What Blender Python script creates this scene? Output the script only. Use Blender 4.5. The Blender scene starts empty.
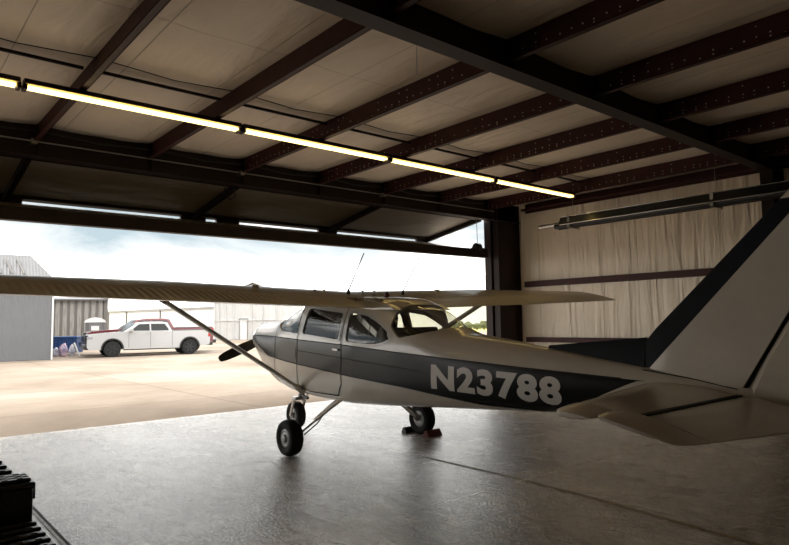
import bpy, bmesh, math, random
from mathutils import Vector, Matrix
random.seed(7)
C = bpy.context.scene.collection
PI = math.pi

# ---------------------------------------------------------------- camera (world: X along the door, Y out of the door, Z up)
F_PX, H, PITCH, ROLL, TH = 626.714, 1.6084, 0.078448, -0.016077, 0.703159
UX = Vector((math.cos(TH), math.sin(TH), 0)); WX = Vector((-math.sin(TH), math.cos(TH), 0))
def uw(p): return Vector((p.dot(UX), p.dot(WX), p.z))
cp, sp, cr, sr = math.cos(PITCH), math.sin(PITCH), math.cos(ROLL), math.sin(ROLL)
Fv = Vector((0, cp, sp)); Uv = Vector((0, -sp, cp)); Rv = Vector((1, 0, 0))
r2 = uw(cr*Rv + sr*Uv); u2 = uw(-sr*Rv + cr*Uv); f2 = uw(Fv)
cam = bpy.data.cameras.new('camera'); co = bpy.data.objects.new('camera', cam); C.objects.link(co)
cam.sensor_width = 36; cam.lens = F_PX*36/789; cam.clip_end = 1000; cam.clip_start = .05
M = Matrix((r2, u2, -f2)).transposed().to_4x4(); M.translation = Vector((0, 0, H)); co.matrix_world = M
bpy.context.scene.camera = co
def ray(px, py):
    x = (px-394.5)/F_PX; y = -(py-272.5)/F_PX
    return x*r2 + y*u2 + f2
def at(px, py, t): return Vector((0, 0, H)) + ray(px, py)*t
def gnd(px, py, z=0):
    d = ray(px, py); return Vector((0, 0, H)) + d*((z-H)/d.z)

# ---------------------------------------------------------------- materials
def mat(name, col, rough=.6, metal=0, spec=.5, noise=0, nscale=5, bump=0, bscale=20, stretch=(1,1,1), coat=0, col2=None, ndetail=4, coord='Object'):
    m = bpy.data.materials.new(name); m.use_nodes = True; nt = m.node_tree; N = nt.nodes; L = nt.links
    b = N['Principled BSDF']; b.inputs['Base Color'].default_value = (*col, 1)
    b.inputs['Roughness'].default_value = rough; b.inputs['Metallic'].default_value = metal
    b.inputs['Specular IOR Level'].default_value = spec
    if coat: b.inputs['Coat Weight'].default_value = coat; b.inputs['Coat Roughness'].default_value = .08
    tc = N.new('ShaderNodeTexCoord'); mp = N.new('ShaderNodeMapping'); mp.inputs['Scale'].default_value = stretch
    L.new(tc.outputs[coord], mp.inputs['Vector'])
    m['mp'] = mp.name
    if noise or col2:
        n = N.new('ShaderNodeTexNoise'); n.inputs['Scale'].default_value = nscale; n.inputs['Detail'].default_value = ndetail; n.inputs['Roughness'].default_value = .65
        L.new(mp.outputs[0], n.inputs['Vector'])
        r = N.new('ShaderNodeValToRGB'); r.color_ramp.elements[0].position = .3; r.color_ramp.elements[1].position = .7
        c2 = col2 or tuple(max(0, c*(1-noise)) for c in col)
        r.color_ramp.elements[0].color = (*c2, 1); r.color_ramp.elements[1].color = (*col, 1)
        L.new(n.outputs['Fac'], r.inputs[0]); L.new(r.outputs[0], b.inputs['Base Color'])
    if bump:
        n2 = N.new('ShaderNodeTexNoise'); n2.inputs['Scale'].default_value = bscale; n2.inputs['Detail'].default_value = 3
        bp = N.new('ShaderNodeBump'); bp.inputs['Strength'].default_value = min(1, bump); bp.inputs['Distance'].default_value = .02
        L.new(mp.outputs[0], n2.inputs['Vector']); L.new(n2.outputs['Fac'], bp.inputs['Height']); L.new(bp.outputs[0], b.inputs['Normal'])
    return m
def glass_mat(name, tint=(.8,.8,.8), refl=1.45):
    m = bpy.data.materials.new(name); m.use_nodes = True; nt = m.node_tree; N = nt.nodes; L = nt.links
    N.remove(N['Principled BSDF']); out = N['Material Output']
    t = N.new('ShaderNodeBsdfTransparent'); t.inputs[0].default_value = (*tint, 1)
    g = N.new('ShaderNodeBsdfGlossy'); g.inputs['Roughness'].default_value = .04
    f = N.new('ShaderNodeLayerWeight'); f.inputs[0].default_value = .5
    p_ = N.new('ShaderNodeMath'); p_.operation = 'POWER'; p_.inputs[1].default_value = 4; L.new(f.outputs['Facing'], p_.inputs[0])
    q_ = N.new('ShaderNodeMath'); q_.operation = 'MULTIPLY_ADD'; q_.inputs[1].default_value = .85; q_.inputs[2].default_value = .05; L.new(p_.outputs[0], q_.inputs[0])
    mx = N.new('ShaderNodeMixShader'); L.new(q_.outputs[0], mx.inputs[0]); L.new(t.outputs[0], mx.inputs[1]); L.new(g.outputs[0], mx.inputs[2])
    L.new(mx.outputs[0], out.inputs[0]); return m
def wave_bump(m, scale, direction='X', strength=.5, dist=.01, dim='Object', distort=0, profile='SIN'):
    nt = m.node_tree; N = nt.nodes; L = nt.links; b = N['Principled BSDF']
    tc = N.new('ShaderNodeTexCoord'); w = N.new('ShaderNodeTexWave'); w.bands_direction = direction; w.wave_profile = profile
    w.inputs['Scale'].default_value = scale; w.inputs['Distortion'].default_value = distort
    L.new(tc.outputs[dim], w.inputs['Vector'])
    bp = N.new('ShaderNodeBump'); bp.inputs['Strength'].default_value = strength; bp.inputs['Distance'].default_value = dist
    L.new(w.outputs['Fac'], bp.inputs['Height'])
    old = b.inputs['Normal'].links
    if old: L.new(old[0].from_socket, bp.inputs['Normal'])
    L.new(bp.outputs[0], b.inputs['Normal']); return m

STEEL = mat('red oxide primed steel', (.050,.0085,.0075), .6, 0, .35, noise=.35, nscale=3, bump=.15, bscale=8)
STEELD = mat('dark brown painted steel', (.022,.010,.009), .6, 0, .3, noise=.3, nscale=3)
BLACK = mat('black plastic', (.012,.012,.012), .3, 0, .5, bump=.2, bscale=40)
RUBBER = mat('tyre rubber', (.014,.014,.014), .8, 0, .3, bump=.3, bscale=30)
ALU = mat('bare aluminium', (.45,.44,.43), .35, .9, noise=.2, nscale=12)
GREYW = mat('grey painted wheel', (.33,.33,.32), .45, .3)
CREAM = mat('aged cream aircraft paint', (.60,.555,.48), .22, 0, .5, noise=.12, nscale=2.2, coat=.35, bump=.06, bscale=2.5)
WINGP = mat('shade darkened cream wing paint', (.40,.355,.29), .3, 0, .4, noise=.2, nscale=2, coat=.2)  # cream darkened so the dim light over the wing sits in the colour
CREAMR = mat('shade darkened ribbed control surface skin', (.38,.335,.27), .3, 0, .5, noise=.12, nscale=2.2, coat=.2)  # same low light put into the flap and aileron skin colour
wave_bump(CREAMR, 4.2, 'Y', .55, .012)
RUDM = mat('cream ribbed rudder skin', (.60,.545,.46), .3, 0, .5, noise=.12, nscale=2.2, coat=.2)
wave_bump(RUDM, 3.0, 'Z', .35, .008)
NAVY = mat('dark charcoal green stripe paint', (.011,.013,.014), .26, 0, .22, noise=.2, nscale=3)
FINDARK = mat('blue black fin paint', (.004,.0055,.010), .5, 0, .12)
LETTER = mat('pale grey lettering vinyl', (.62,.60,.56), .4)
SEAM = mat('dark panel gap', (.008,.008,.008), .8)
TRIM = mat('grey window trim', (.42,.41,.39), .35, .3)
GLASS = glass_mat('aircraft window glass', (.88,.885,.87), 1.45)
SEAT = mat('dark grey seat cloth', (.10,.095,.09), .9, bump=.5, bscale=60, noise=.3, nscale=20)
CABIN = mat('cabin lining', (.16,.15,.14), .8, noise=.2, nscale=6)
WHITET = mat('frosted white tank panel', (.7,.69,.66), .4)

# floor
def floor_mat():
    m = bpy.data.materials.new('polished grey concrete'); m.use_nodes = True; nt = m.node_tree; N = nt.nodes; L = nt.links; b = N['Principled BSDF']
    tc = N.new('ShaderNodeTexCoord')
    n1 = N.new('ShaderNodeTexNoise'); n1.inputs['Scale'].default_value = .55; n1.inputs['Detail'].default_value = 8; n1.inputs['Roughness'].default_value = .7
    n2 = N.new('ShaderNodeTexNoise'); n2.inputs['Scale'].default_value = 6; n2.inputs['Detail'].default_value = 8; n2.inputs['Roughness'].default_value = .7
    n3 = N.new('ShaderNodeTexNoise'); n3.inputs['Scale'].default_value = 38; n3.inputs['Detail'].default_value = 5
    mp = N.new('ShaderNodeMapping'); mp.inputs['Scale'].default_value = (1, .45, 1); mp.inputs['Rotation'].default_value = (0, 0, .5)
    L.new(tc.outputs['Object'], mp.inputs[0])
    for n in (n1, n2): L.new(mp.outputs[0], n.inputs['Vector'])
    L.new(tc.outputs['Object'], n3.inputs['Vector'])
    a = N.new('ShaderNodeMath'); a.operation = 'MULTIPLY_ADD'; a.inputs[1].default_value = .55
    L.new(n1.outputs['Fac'], a.inputs[0])
    c = N.new('ShaderNodeMath'); c.operation = 'MULTIPLY'; c.inputs[1].default_value = .45; L.new(n2.outputs['Fac'], c.inputs[0]); L.new(c.outputs[0], a.inputs[2])
    r = N.new('ShaderNodeValToRGB'); e = r.color_ramp.elements
    e[0].position = .38; e[0].color = (.19,.168,.143,1); e[1].position = .58; e[1].color = (.60,.55,.495,1)
    L.new(a.outputs[0], r.inputs[0])
    # slab joints
    br = N.new('ShaderNodeTexBrick'); br.offset = 0; br.inputs['Scale'].default_value = 1; br.inputs['Mortar Size'].default_value = .006; br.inputs['Brick Width'].default_value = 3.9; br.inputs['Row Height'].default_value = 3.6
    br.inputs['Color1'].default_value = (1,1,1,1); br.inputs['Color2'].default_value = (.93,.93,.93,1); br.inputs['Mortar'].default_value = (.25,.24,.22,1); br.inputs['Mortar Smooth'].default_value = .3
    mp2 = N.new('ShaderNodeMapping'); mp2.inputs['Location'].default_value = (-1.24+3.9, -.5, 0); L.new(tc.outputs['Object'], mp2.inputs[0]); L.new(mp2.outputs[0], br.inputs['Vector'])
    mx = N.new('ShaderNodeMix'); mx.data_type = 'RGBA'; mx.blend_type = 'MULTIPLY'; mx.inputs[0].default_value = 1
    L.new(r.outputs[0], mx.inputs[6]); L.new(br.outputs['Color'], mx.inputs[7])
    # cracks
    vo = N.new('ShaderNodeTexVoronoi'); vo.feature = 'DISTANCE_TO_EDGE'; vo.inputs['Scale'].default_value = .28
    nw = N.new('ShaderNodeTexNoise'); nw.inputs['Scale'].default_value = 1.5; nw.inputs['Detail'].default_value = 5
    va = N.new('ShaderNodeVectorMath'); va.operation = 'ADD'; L.new(tc.outputs['Object'], va.inputs[0]); L.new(nw.outputs['Color'], va.inputs[1]); L.new(va.outputs[0], vo.inputs['Vector'])
    L.new(tc.outputs['Object'], nw.inputs['Vector'])
    cr_ = N.new('ShaderNodeMapRange'); cr_.inputs[1].default_value = 0; cr_.inputs[2].default_value = .006; cr_.inputs[3].default_value = .45; cr_.inputs[4].default_value = 1
    L.new(vo.outputs['Distance'], cr_.inputs[0])
    mx2 = N.new('ShaderNodeMix'); mx2.data_type = 'RGBA'; mx2.blend_type = 'MULTIPLY'; mx2.inputs[0].default_value = 1
    L.new(mx.outputs[2], mx2.inputs[6]); L.new(cr_.outputs[0], mx2.inputs[7])
    # dark scuffs
    n4 = N.new('ShaderNodeTexNoise'); n4.inputs['Scale'].default_value = 3.2; n4.inputs['Detail'].default_value = 9; n4.inputs['Roughness'].default_value = .75
    mp4 = N.new('ShaderNodeMapping'); mp4.inputs['Scale'].default_value = (1, .35, 1); mp4.inputs['Rotation'].default_value = (0, 0, 1.1); mp4.inputs['Location'].default_value = (7, 3, 0)
    L.new(tc.outputs['Object'], mp4.inputs[0]); L.new(mp4.outputs[0], n4.inputs['Vector'])
    m4 = N.new('ShaderNodeMapRange'); m4.inputs[1].default_value = .58; m4.inputs[2].default_value = .64; m4.inputs[3].default_value = 1; m4.inputs[4].default_value = .35; L.new(n4.outputs['Fac'], m4.inputs[0])
    mx3 = N.new('ShaderNodeMix'); mx3.data_type = 'RGBA'; mx3.blend_type = 'MULTIPLY'; mx3.inputs[0].default_value = 1
    L.new(mx2.outputs[2], mx3.inputs[6]); L.new(m4.outputs[0], mx3.inputs[7])
    n5 = N.new('ShaderNodeTexNoise'); n5.inputs['Scale'].default_value = 9; n5.inputs['Detail'].default_value = 10; n5.inputs['Roughness'].default_value = .8; n5.inputs['Distortion'].default_value = 1.2
    L.new(mp.outputs[0], n5.inputs['Vector'])
    m5 = N.new('ShaderNodeMapRange'); m5.inputs[1].default_value = .35; m5.inputs[2].default_value = .65; m5.inputs[3].default_value = .55; m5.inputs[4].default_value = 1.2; L.new(n5.outputs['Fac'], m5.inputs[0])
    mx5 = N.new('ShaderNodeMix'); mx5.data_type = 'RGBA'; mx5.blend_type = 'MULTIPLY'; mx5.inputs[0].default_value = 1
    L.new(mx3.outputs[2], mx5.inputs[6]); L.new(m5.outputs[0], mx5.inputs[7])
    L.new(mx5.outputs[2], b.inputs['Base Color'])
    rr = N.new('ShaderNodeMapRange'); rr.inputs[1].default_value = .3; rr.inputs[2].default_value = .7; rr.inputs[3].default_value = .34; rr.inputs[4].default_value = .19
    L.new(a.outputs[0], rr.inputs[0]); L.new(rr.outputs[0], b.inputs['Roughness'])
    b.inputs['Specular IOR Level'].default_value = .9
    bp = N.new('ShaderNodeBump'); bp.inputs['Strength'].default_value = .5; bp.inputs['Distance'].default_value = .014
    ad = N.new('ShaderNodeMath'); ad.operation = 'ADD'; L.new(n5.outputs['Fac'], ad.inputs[0]); L.new(n3.outputs['Fac'], ad.inputs[1]); L.new(ad.outputs[0], bp.inputs['Height'])
    L.new(bp.outputs[0], b.inputs['Normal'])
    return m
FLOOR = floor_mat()
def apron_mat():
    m = bpy.data.materials.new('tan apron concrete'); m.use_nodes = True; nt = m.node_tree; N = nt.nodes; L = nt.links; b = N['Principled BSDF']
    tc = N.new('ShaderNodeTexCoord')
    n1 = N.new('ShaderNodeTexNoise'); n1.inputs['Scale'].default_value = .16; n1.inputs['Detail'].default_value = 9; n1.inputs['Roughness'].default_value = .7; n1.inputs['Distortion'].default_value = .5
    L.new(tc.outputs['Object'], n1.inputs['Vector'])
    r = N.new('ShaderNodeValToRGB'); e = r.color_ramp.elements
    e[0].position = .36; e[0].color = (.185,.147,.112,1); e[1].position = .62; e[1].color = (.30,.252,.208,1)
    x = r.color_ramp.elements.new(.5); x.color = (.245,.2,.158,1)
    L.new(n1.outputs['Fac'], r.inputs[0])
    br = N.new('ShaderNodeTexBrick'); br.offset = 0; br.inputs['Scale'].default_value = 1; br.inputs['Mortar Size'].default_value = .02; br.inputs['Brick Width'].default_value = 6; br.inputs['Row Height'].default_value = 4.5
    br.inputs['Color1'].default_value = (1,1,1,1); br.inputs['Color2'].default_value = (.88,.87,.86,1); br.inputs['Mortar'].default_value = (.55,.5,.45,1)
    L.new(tc.outputs['Object'], br.inputs['Vector'])
    mx = N.new('ShaderNodeMix'); mx.data_type = 'RGBA'; mx.blend_type = 'MULTIPLY'; mx.inputs[0].default_value = 1
    L.new(r.outputs[0], mx.inputs[6]); L.new(br.outputs['Color'], mx.inputs[7]); L.new(mx.outputs[2], b.inputs['Base Color'])
    b.inputs['Roughness'].default_value = .9; b.inputs['Specular IOR Level'].default_value = .2
    return m
APRON = apron_mat()
GRASS = mat('dry yellow green grass', (.52,.46,.12), .95, noise=.4, nscale=.3, col2=(.36,.35,.10))
def insul(name, axis, col=(.86,.745,.61)):
    m = mat(name, col, .5, 0, .3, noise=.10, nscale=1.2, ndetail=6)
    nt = m.node_tree; N = nt.nodes; L = nt.links; b = N['Principled BSDF']
    tc = N.new('ShaderNodeTexCoord'); mp = N.new('ShaderNodeMapping'); L.new(tc.outputs['Object'], mp.inputs[0])
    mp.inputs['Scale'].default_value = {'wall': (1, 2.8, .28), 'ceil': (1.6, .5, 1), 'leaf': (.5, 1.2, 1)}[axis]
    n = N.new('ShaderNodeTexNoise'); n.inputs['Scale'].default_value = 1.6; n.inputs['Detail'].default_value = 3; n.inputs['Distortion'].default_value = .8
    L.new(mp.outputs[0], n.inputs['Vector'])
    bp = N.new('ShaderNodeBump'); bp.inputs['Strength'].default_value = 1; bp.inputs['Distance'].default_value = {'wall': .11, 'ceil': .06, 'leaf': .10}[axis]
    L.new(n.outputs['Fac'], bp.inputs['Height'])
    # taped seams and folds
    br = N.new('ShaderNodeTexBrick'); br.inputs['Scale'].default_value = 1; br.offset = .37; br.inputs['Mortar Smooth'].default_value = .6
    mpb = N.new('ShaderNodeMapping'); L.new(tc.outputs['Object'], mpb.inputs[0])
    if axis == 'wall': mpb.inputs['Rotation'].default_value = (0, PI/2, PI/2)
    br.inputs['Mortar Size'].default_value = .007
    if axis == 'wall':
        br.inputs['Brick Width'].default_value = 40; br.inputs['Row Height'].default_value = .92
        sx = N.new('ShaderNodeSeparateXYZ'); cx = N.new('ShaderNodeCombineXYZ'); L.new(tc.outputs['Object'], sx.inputs[0])
        L.new(sx.outputs['Y'], cx.inputs['Y']); L.new(sx.outputs['Z'], cx.inputs['X']); L.new(cx.outputs[0], br.inputs['Vector'])
    else:
        br.inputs['Brick Width'].default_value = 1.15 if axis == 'ceil' else 1.6; br.inputs['Row Height'].default_value = 6.2; br.offset = 0
        L.new(mpb.outputs[0], br.inputs['Vector'])
    bp2 = N.new('ShaderNodeBump'); bp2.invert = True; bp2.inputs['Strength'].default_value = .8; bp2.inputs['Distance'].default_value = .02
    L.new(br.outputs['Fac'], bp2.inputs['Height']); L.new(bp.outputs[0], bp2.inputs['Normal']); L.new(bp2.outputs[0], b.inputs['Normal'])
    src = b.inputs['Base Color'].links[0].from_socket
    mx = N.new('ShaderNodeMix'); mx.data_type = 'RGBA'; mx.blend_type = 'MIX'; L.new(src, mx.inputs[6]); mx.inputs[7].default_value = (.22,.18,.14,1)
    ml = N.new('ShaderNodeMath'); ml.operation = 'MULTIPLY'; ml.inputs[1].default_value = .45; L.new(br.outputs['Fac'], ml.inputs[0]); L.new(ml.outputs[0], mx.inputs[0])
    L.new(mx.outputs[2], b.inputs['Base Color'])
    return m
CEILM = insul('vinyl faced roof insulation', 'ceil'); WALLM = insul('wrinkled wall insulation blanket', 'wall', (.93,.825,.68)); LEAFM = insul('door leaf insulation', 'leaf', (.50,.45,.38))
def corr(name, col, scale, direction='X', rough=.5, metal=0, noise=.12, strength=.8, dist=.03):
    m = mat(name, col, rough, metal, .4, noise=noise, nscale=.6); wave_bump(m, scale, direction, strength, dist); return m

# ---------------------------------------------------------------- mesh helpers
class MB:
    def __init__(s): s.v = []; s.f = []; s.m = []
    def add(s, vs, fs, mi=0):
        o = len(s.v); s.v += [tuple(v) for v in vs]; s.f += [tuple(i+o for i in f) for f in fs]; s.m += [mi]*len(fs); return s
    def box(s, x0, x1, y0, y1, z0, z1, mi=0, mx=None):
        vs = [Vector((x, y, z)) for z in (z0, z1) for y in (y0, y1) for x in (x0, x1)]
        if mx: vs = [mx @ v for v in vs]
        return s.add(vs, [(0,2,3,1),(4,5,7,6),(0,1,5,4),(2,6,7,3),(0,4,6,2),(1,3,7,5)], mi)
    def tube(s, pts, rad, seg=10, mi=0, cap=True):
        pts = [Vector(p) for p in pts]; rs = rad if isinstance(rad, (list, tuple)) else [rad]*len(pts); vs = []; fs = []
        up = None
        for i, p in enumerate(pts):
            d = (pts[min(i+1, len(pts)-1)] - pts[max(i-1, 0)]).normalized()
            if up is None: up = Vector((0,0,1)) if abs(d.z) < .9 else Vector((1,0,0))
            a = d.cross(up).normalized(); b = a.cross(d).normalized(); up = b
            for k in range(seg):
                t = 2*PI*k/seg; vs.append(p + (a*math.cos(t) + b*math.sin(t))*rs[i])
        for i in range(len(pts)-1):
            for k in range(seg):
                k2 = (k+1) % seg; fs.append((i*seg+k, i*seg+k2, (i+1)*seg+k2, (i+1)*seg+k))
        if cap: fs.append(tuple(range(seg))[::-1]); fs.append(tuple((len(pts)-1)*seg+k for k in range(seg)))
        return s.add(vs, fs, mi)
    def bar(s, p0, p1, w, h, mi=0, up=(0,0,1), w2=None, h2=None):
        p0, p1 = Vector(p0), Vector(p1); d = (p1-p0).normalized(); a = d.cross(Vector(up)).normalized(); b = a.cross(d).normalized()
        w2 = w2 or w; h2 = h2 or h; vs = []
        for p, ww, hh in ((p0, w, h), (p1, w2, h2)):
            for sx, sz in ((-1,-1),(1,-1),(1,1),(-1,1)): vs.append(p + a*sx*ww/2 + b*sz*hh/2)
        return s.add(vs, [(3,2,1,0),(4,5,6,7),(0,1,5,4),(1,2,6,5),(2,3,7,6),(3,0,4,7)], mi)
    def prism(s, poly, axis, lo, hi, mi=0, taper=None):   # poly in the other two axes, extruded along axis
        n = len(poly); vs = []
        for q in (lo, hi):
            for (a, b) in poly:
                vs.append({'x': (q, a, b), 'y': (a, q, b), 'z': (a, b, q)}[axis])
        fs = [tuple(range(n))[::-1], tuple(range(n, 2*n))] + [(i, (i+1) % n, n+(i+1) % n, n+i) for i in range(n)]
        return s.add(vs, fs, mi)
    def lathe(s, prof, c, axis='y', seg=32, mi=0):      # prof: (along, radius)
        c = Vector(c); vs = []; fs = []
        ax = {'x': (Vector((1,0,0)), Vector((0,1,0)), Vector((0,0,1))), 'y': (Vector((0,1,0)), Vector((1,0,0)), Vector((0,0,1))), 'z': (Vector((0,0,1)), Vector((1,0,0)), Vector((0,1,0)))}[axis]
        for (h, r) in prof:
            for k in range(seg):
                t = 2*PI*k/seg; vs.append(c + ax[0]*h + (ax[1]*math.cos(t) + ax[2]*math.sin(t))*r)
        for i in range(len(prof)-1):
            for k in range(seg):
                k2 = (k+1) % seg; fs.append((i*seg+k, i*seg+k2, (i+1)*seg+k2, (i+1)*seg+k))
        fs.append(tuple(range(seg))); fs.append(tuple((len(prof)-1)*seg+k for k in range(seg)))
        return s.add(vs, fs, mi)
    def build(s, name, mats, parent=None, smooth=None, bevel=0, loc=None, rot=None, solid=0):
        me = bpy.data.meshes.new(name); me.from_pydata(s.v, [], s.f)
        mats = mats if isinstance(mats, (list, tuple)) else [mats]
        for m in mats: me.materials.append(m)
        me.polygons.foreach_set('material_index', s.m)
        bm = bmesh.new(); bm.from_mesh(me); bmesh.ops.remove_doubles(bm, verts=bm.verts, dist=1e-6)
        bmesh.ops.recalc_face_normals(bm, faces=bm.faces); bm.to_mesh(me); bm.free(); me.update()
        if smooth is not None:
            me.polygons.foreach_set('use_smooth', [True]*len(me.polygons)); me.set_sharp_from_angle(angle=math.radians(smooth))
        o = bpy.data.objects.new(name, me); C.objects.link(o)
        if parent: o.parent = parent
        if loc: o.location = loc
        if rot: o.rotation_euler = rot
        if bevel:
            b = o.modifiers.new('bevel', 'BEVEL'); b.width = bevel; b.segments = 2; b.limit_method = 'ANGLE'; b.angle_limit = math.radians(40)
        return o
def tag(o, label=None, cat=None, group=None, kind=None):
    if label: o['label'] = label
    if cat: o['category'] = cat
    if group: o['group'] = group
    if kind: o['kind'] = kind
    return o
def struct(o, label=None): o['kind'] = 'structure'; return o
def empty(name, loc=(0,0,0), rot=(0,0,0)):
    o = bpy.data.objects.new(name, None); C.objects.link(o); o.location = loc; o.rotation_euler = rot; o.empty_display_size = .2; return o
def copy_tree(o, parent=None):
    c = o.copy(); C.objects.link(c)
    if parent: c.parent = parent
    for ch in list(o.children): copy_tree(ch, c)
    return c

# ================================================================= THE HANGAR SHELL
XL, XR, YB, YD, ZC = -9.5, 13.6, -7.9, 10.95, 4.74  # unseen left part and door opening stretched to let in more daylight
struct(MB().box(XL-.2, XR+.2, YB-.2, YD, -.25, 0).build('floor', FLOOR))
# yellow tie down line and door track strip on the floor
YEL = mat('worn yellow floor paint', (.36,.26,.09), .6, col2=(.17,.145,.10), nscale=9)
m = MB(); pts = [(4.80,.6),(4.89,1.96),(5.07,3.28),(5.15,4.44),(5.16,5.6)]
for a, b in zip(pts, pts[1:]): m.add([(a[0]-.022,a[1],.003),(a[0]+.022,a[1],.003),(b[0]+.022,b[1],.003),(b[0]-.022,b[1],.003)], [(0,1,2,3)])
tag(m.build('floor_line', YEL), 'thin worn yellow line painted across the concrete below the tailplane', 'floor marking')
# ceiling: insulation blanket sagging between purlins
PUR = [1.95+1.72*k for k in range(7)]; ALLP = [1.95-1.72*k for k in range(6, 0, -1)] + PUR
m = MB(); nx, ny = 300, 60; vs = []; fs = []
for j in range(ny+1):
    for i in range(nx+1):
        x = XL + (XR-XL)*i/nx; y = YB + (YD-YB)*j/ny
        ph = ((x-PUR[0])/1.72) % 1
        sag = .035*math.sin(PI*ph)**.7 if 0 < ph < 1 else 0
        vs.append((x, y, ZC - sag + .006*math.sin(x*7.3+y*1.7)))
fs = [(j*(nx+1)+i, j*(nx+1)+i+1, (j+1)*(nx+1)+i+1, (j+1)*(nx+1)+i) for j in range(ny) for i in range(nx)]
m.add(vs, fs); m.box(XL-.2, XR+.2, YB-.2, YD+.2, ZC+.06, ZC+.2)
struct(m.build('ceiling', CEILM, smooth=60))
struct(MB().box(XR, XR+.2, YB, YD+.2, -.02, ZC+.1).build('wall_right', WALLM))
struct(MB().box(XL-.2, XL, YB, YD+.2, -.02, ZC+.1).build('wall_left', WALLM))
struct(MB().box(XL-.2, XR+.2, YB-.2, YB, -.02, ZC+.1).build('wall_back', WALLM))
m = MB().box(XL, XR, YD-.02, YD+.2, 4.42, ZC+.1).box(12.62, XR, YD-.02, YD+.2, -.02, 4.42).box(XL, -8.4, YD-.02, YD+.2, -.02, 4.42)
struct(m.build('wall_front', STEELD))
# rigid frames: one across the door head, one across the bay, two behind
nt_ = [0]
def trim(mb, mats=STEEL, **k):
    nt_[0] += 1; return struct(mb.build('trim_%d' % nt_[0], mats, **k))
for yy, zb in ((10.80, 4.24), (4.36, 4.38), (-1.76, 4.38)):
    m = MB(); m.box(XL, XR, yy-.012, yy+.012, zb, ZC)
    m.box(XL, XR, yy-.11, yy+.11, zb-.015, zb); 
    for x in [p for p in ALLP]: m.box(x-.006, x+.006, yy-.10, yy+.10, zb, ZC)
    trim(m, STEELD)
# frame columns with deep webs
for yy in (10.80, 4.36, -1.76):
    for sgn, xw in ((1, XR), (-1, XL)):
        xi = xw - sgn*(.92 if yy > 10 else .62); m = MB(); fl = .09 if yy > 10 else .11
        m.box(min(xi, xw), max(xi, xw), yy-.012, yy+.012, 0, ZC-.01)
        m.box(xi-.012, xi+.012, yy-fl, yy+fl, 0, ZC-.01); m.box(xw-sgn*.05-.012, xw-sgn*.05+.012, yy-fl, yy+fl, 0, ZC-.01)
        trim(m, STEELD)
# purlins: Z sections, one for each bay and line, with screw heads along the web
screw = mat('bright screw heads', (.75,.72,.66), .35, .4)
for bay, (y0, y1) in enumerate(((4.38, 10.78), (-1.74, 4.34), (-7.9, -1.78))):
    for i, x in enumerate(ALLP):
        zb = 4.45; m = MB()
        m.box(x-.006, x+.006, y0, y1, zb, ZC-.005); m.box(x-.075, x+.006, y0, y1, zb, zb+.008); m.box(x-.075, x-.069, y0, y1, zb, zb+.03)
        m.box(x-.006, x+.075, y0, y1, ZC-.013, ZC-.005)
        t = trim(m)
        if bay < 2 and i >= 8:
            s_ = MB(); y = y0+.12
            rnd = random.Random(i*7+bay)
            while y < y1-.1:
                for zz in (zb+.05+rnd.uniform(-.012,.012), zb+.10+rnd.uniform(-.012,.012), zb+.21):
                    if rnd.random() < (.85 if zz < 4.58 else .22): s_.box(x-.0105, x-.0055, y, y+.015, zz, zz+.014)
                y += rnd.uniform(.12,.19)
            if s_.v: tag(s_.build('screw', screw, t), kind='stuff')
trim(MB().box(1.218, 1.238, 2.2, 6.9, -.002, .004), SEAM); trim(MB().box(1.19, 1.214, 2.2, 6.9, -.002, .006), mat('worn pale joint edge', (.55,.54,.50), .5, noise=.5, nscale=14))
# eave strut along the right wall, bridging rods and conduit
trim(MB().box(XR-.22, XR-.02, YB, 10.5, 4.52, 4.56).box(XR-.03, XR-.02, YB, 10.5, 4.46, ZC))
trim(MB().box(XR-.16, XR-.01, YB, 10.5, 2.47, 2.485).box(XR-.165, XR-.155, YB, 10.5, 2.47, 2.62).box(XR-.16, XR-.01, YB, 10.5, 2.605, 2.62))
trim(MB().box(XR-.16, XR-.01, YB, 10.5, 1.02, 1.035).box(XR-.165, XR-.155, YB, 10.5, 1.02, 1.15))
for i in range(len(ALLP)-1):
    trim(MB().box(ALLP[i]+.01, ALLP[i+1]-.08, 7.80, 7.83, ZC-.11, ZC-.075), STEELD)
    trim(MB().tube([(ALLP[i]+.01, 7.50, ZC-.06), (ALLP[i]+.9, 7.52, ZC-.10), (ALLP[i+1]-.01, 7.50, ZC-.06)], .006, 6), STEELD)
o = MB().tube([(XL+.1, 10.67, 4.44), (XR-1.1, 10.67, 4.44)], .012, 8).build('conduit', ALU)
for x in ALLP[:-1:2]: MB().box(x-.1, x-.02, 10.64, 10.78, 4.40, 4.48).build('conduit_box', ALU, o)
tag(o, 'thin metal conduit clipped along the beam over the door opening', 'conduit')
pts = []
for k in range(90):
    x = -8+20*k/89; pts.append((x, 10.62+.015*math.sin(k*.9), 4.56+.05*abs(math.cos((x-PUR[0])/1.72*PI))-.02))
tag(MB().tube(pts, .014, 6).build('cable', BLACK), 'black cable draped loosely along the top of the door beam', 'cable')
tag(MB().tube([(4.2, 4.55, 4.1), (4.2, 4.55, 4.80)], .003, 5).build('wire', ALU), 'thin wire hanging beside the big dark roof beam', 'wire')

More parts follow.
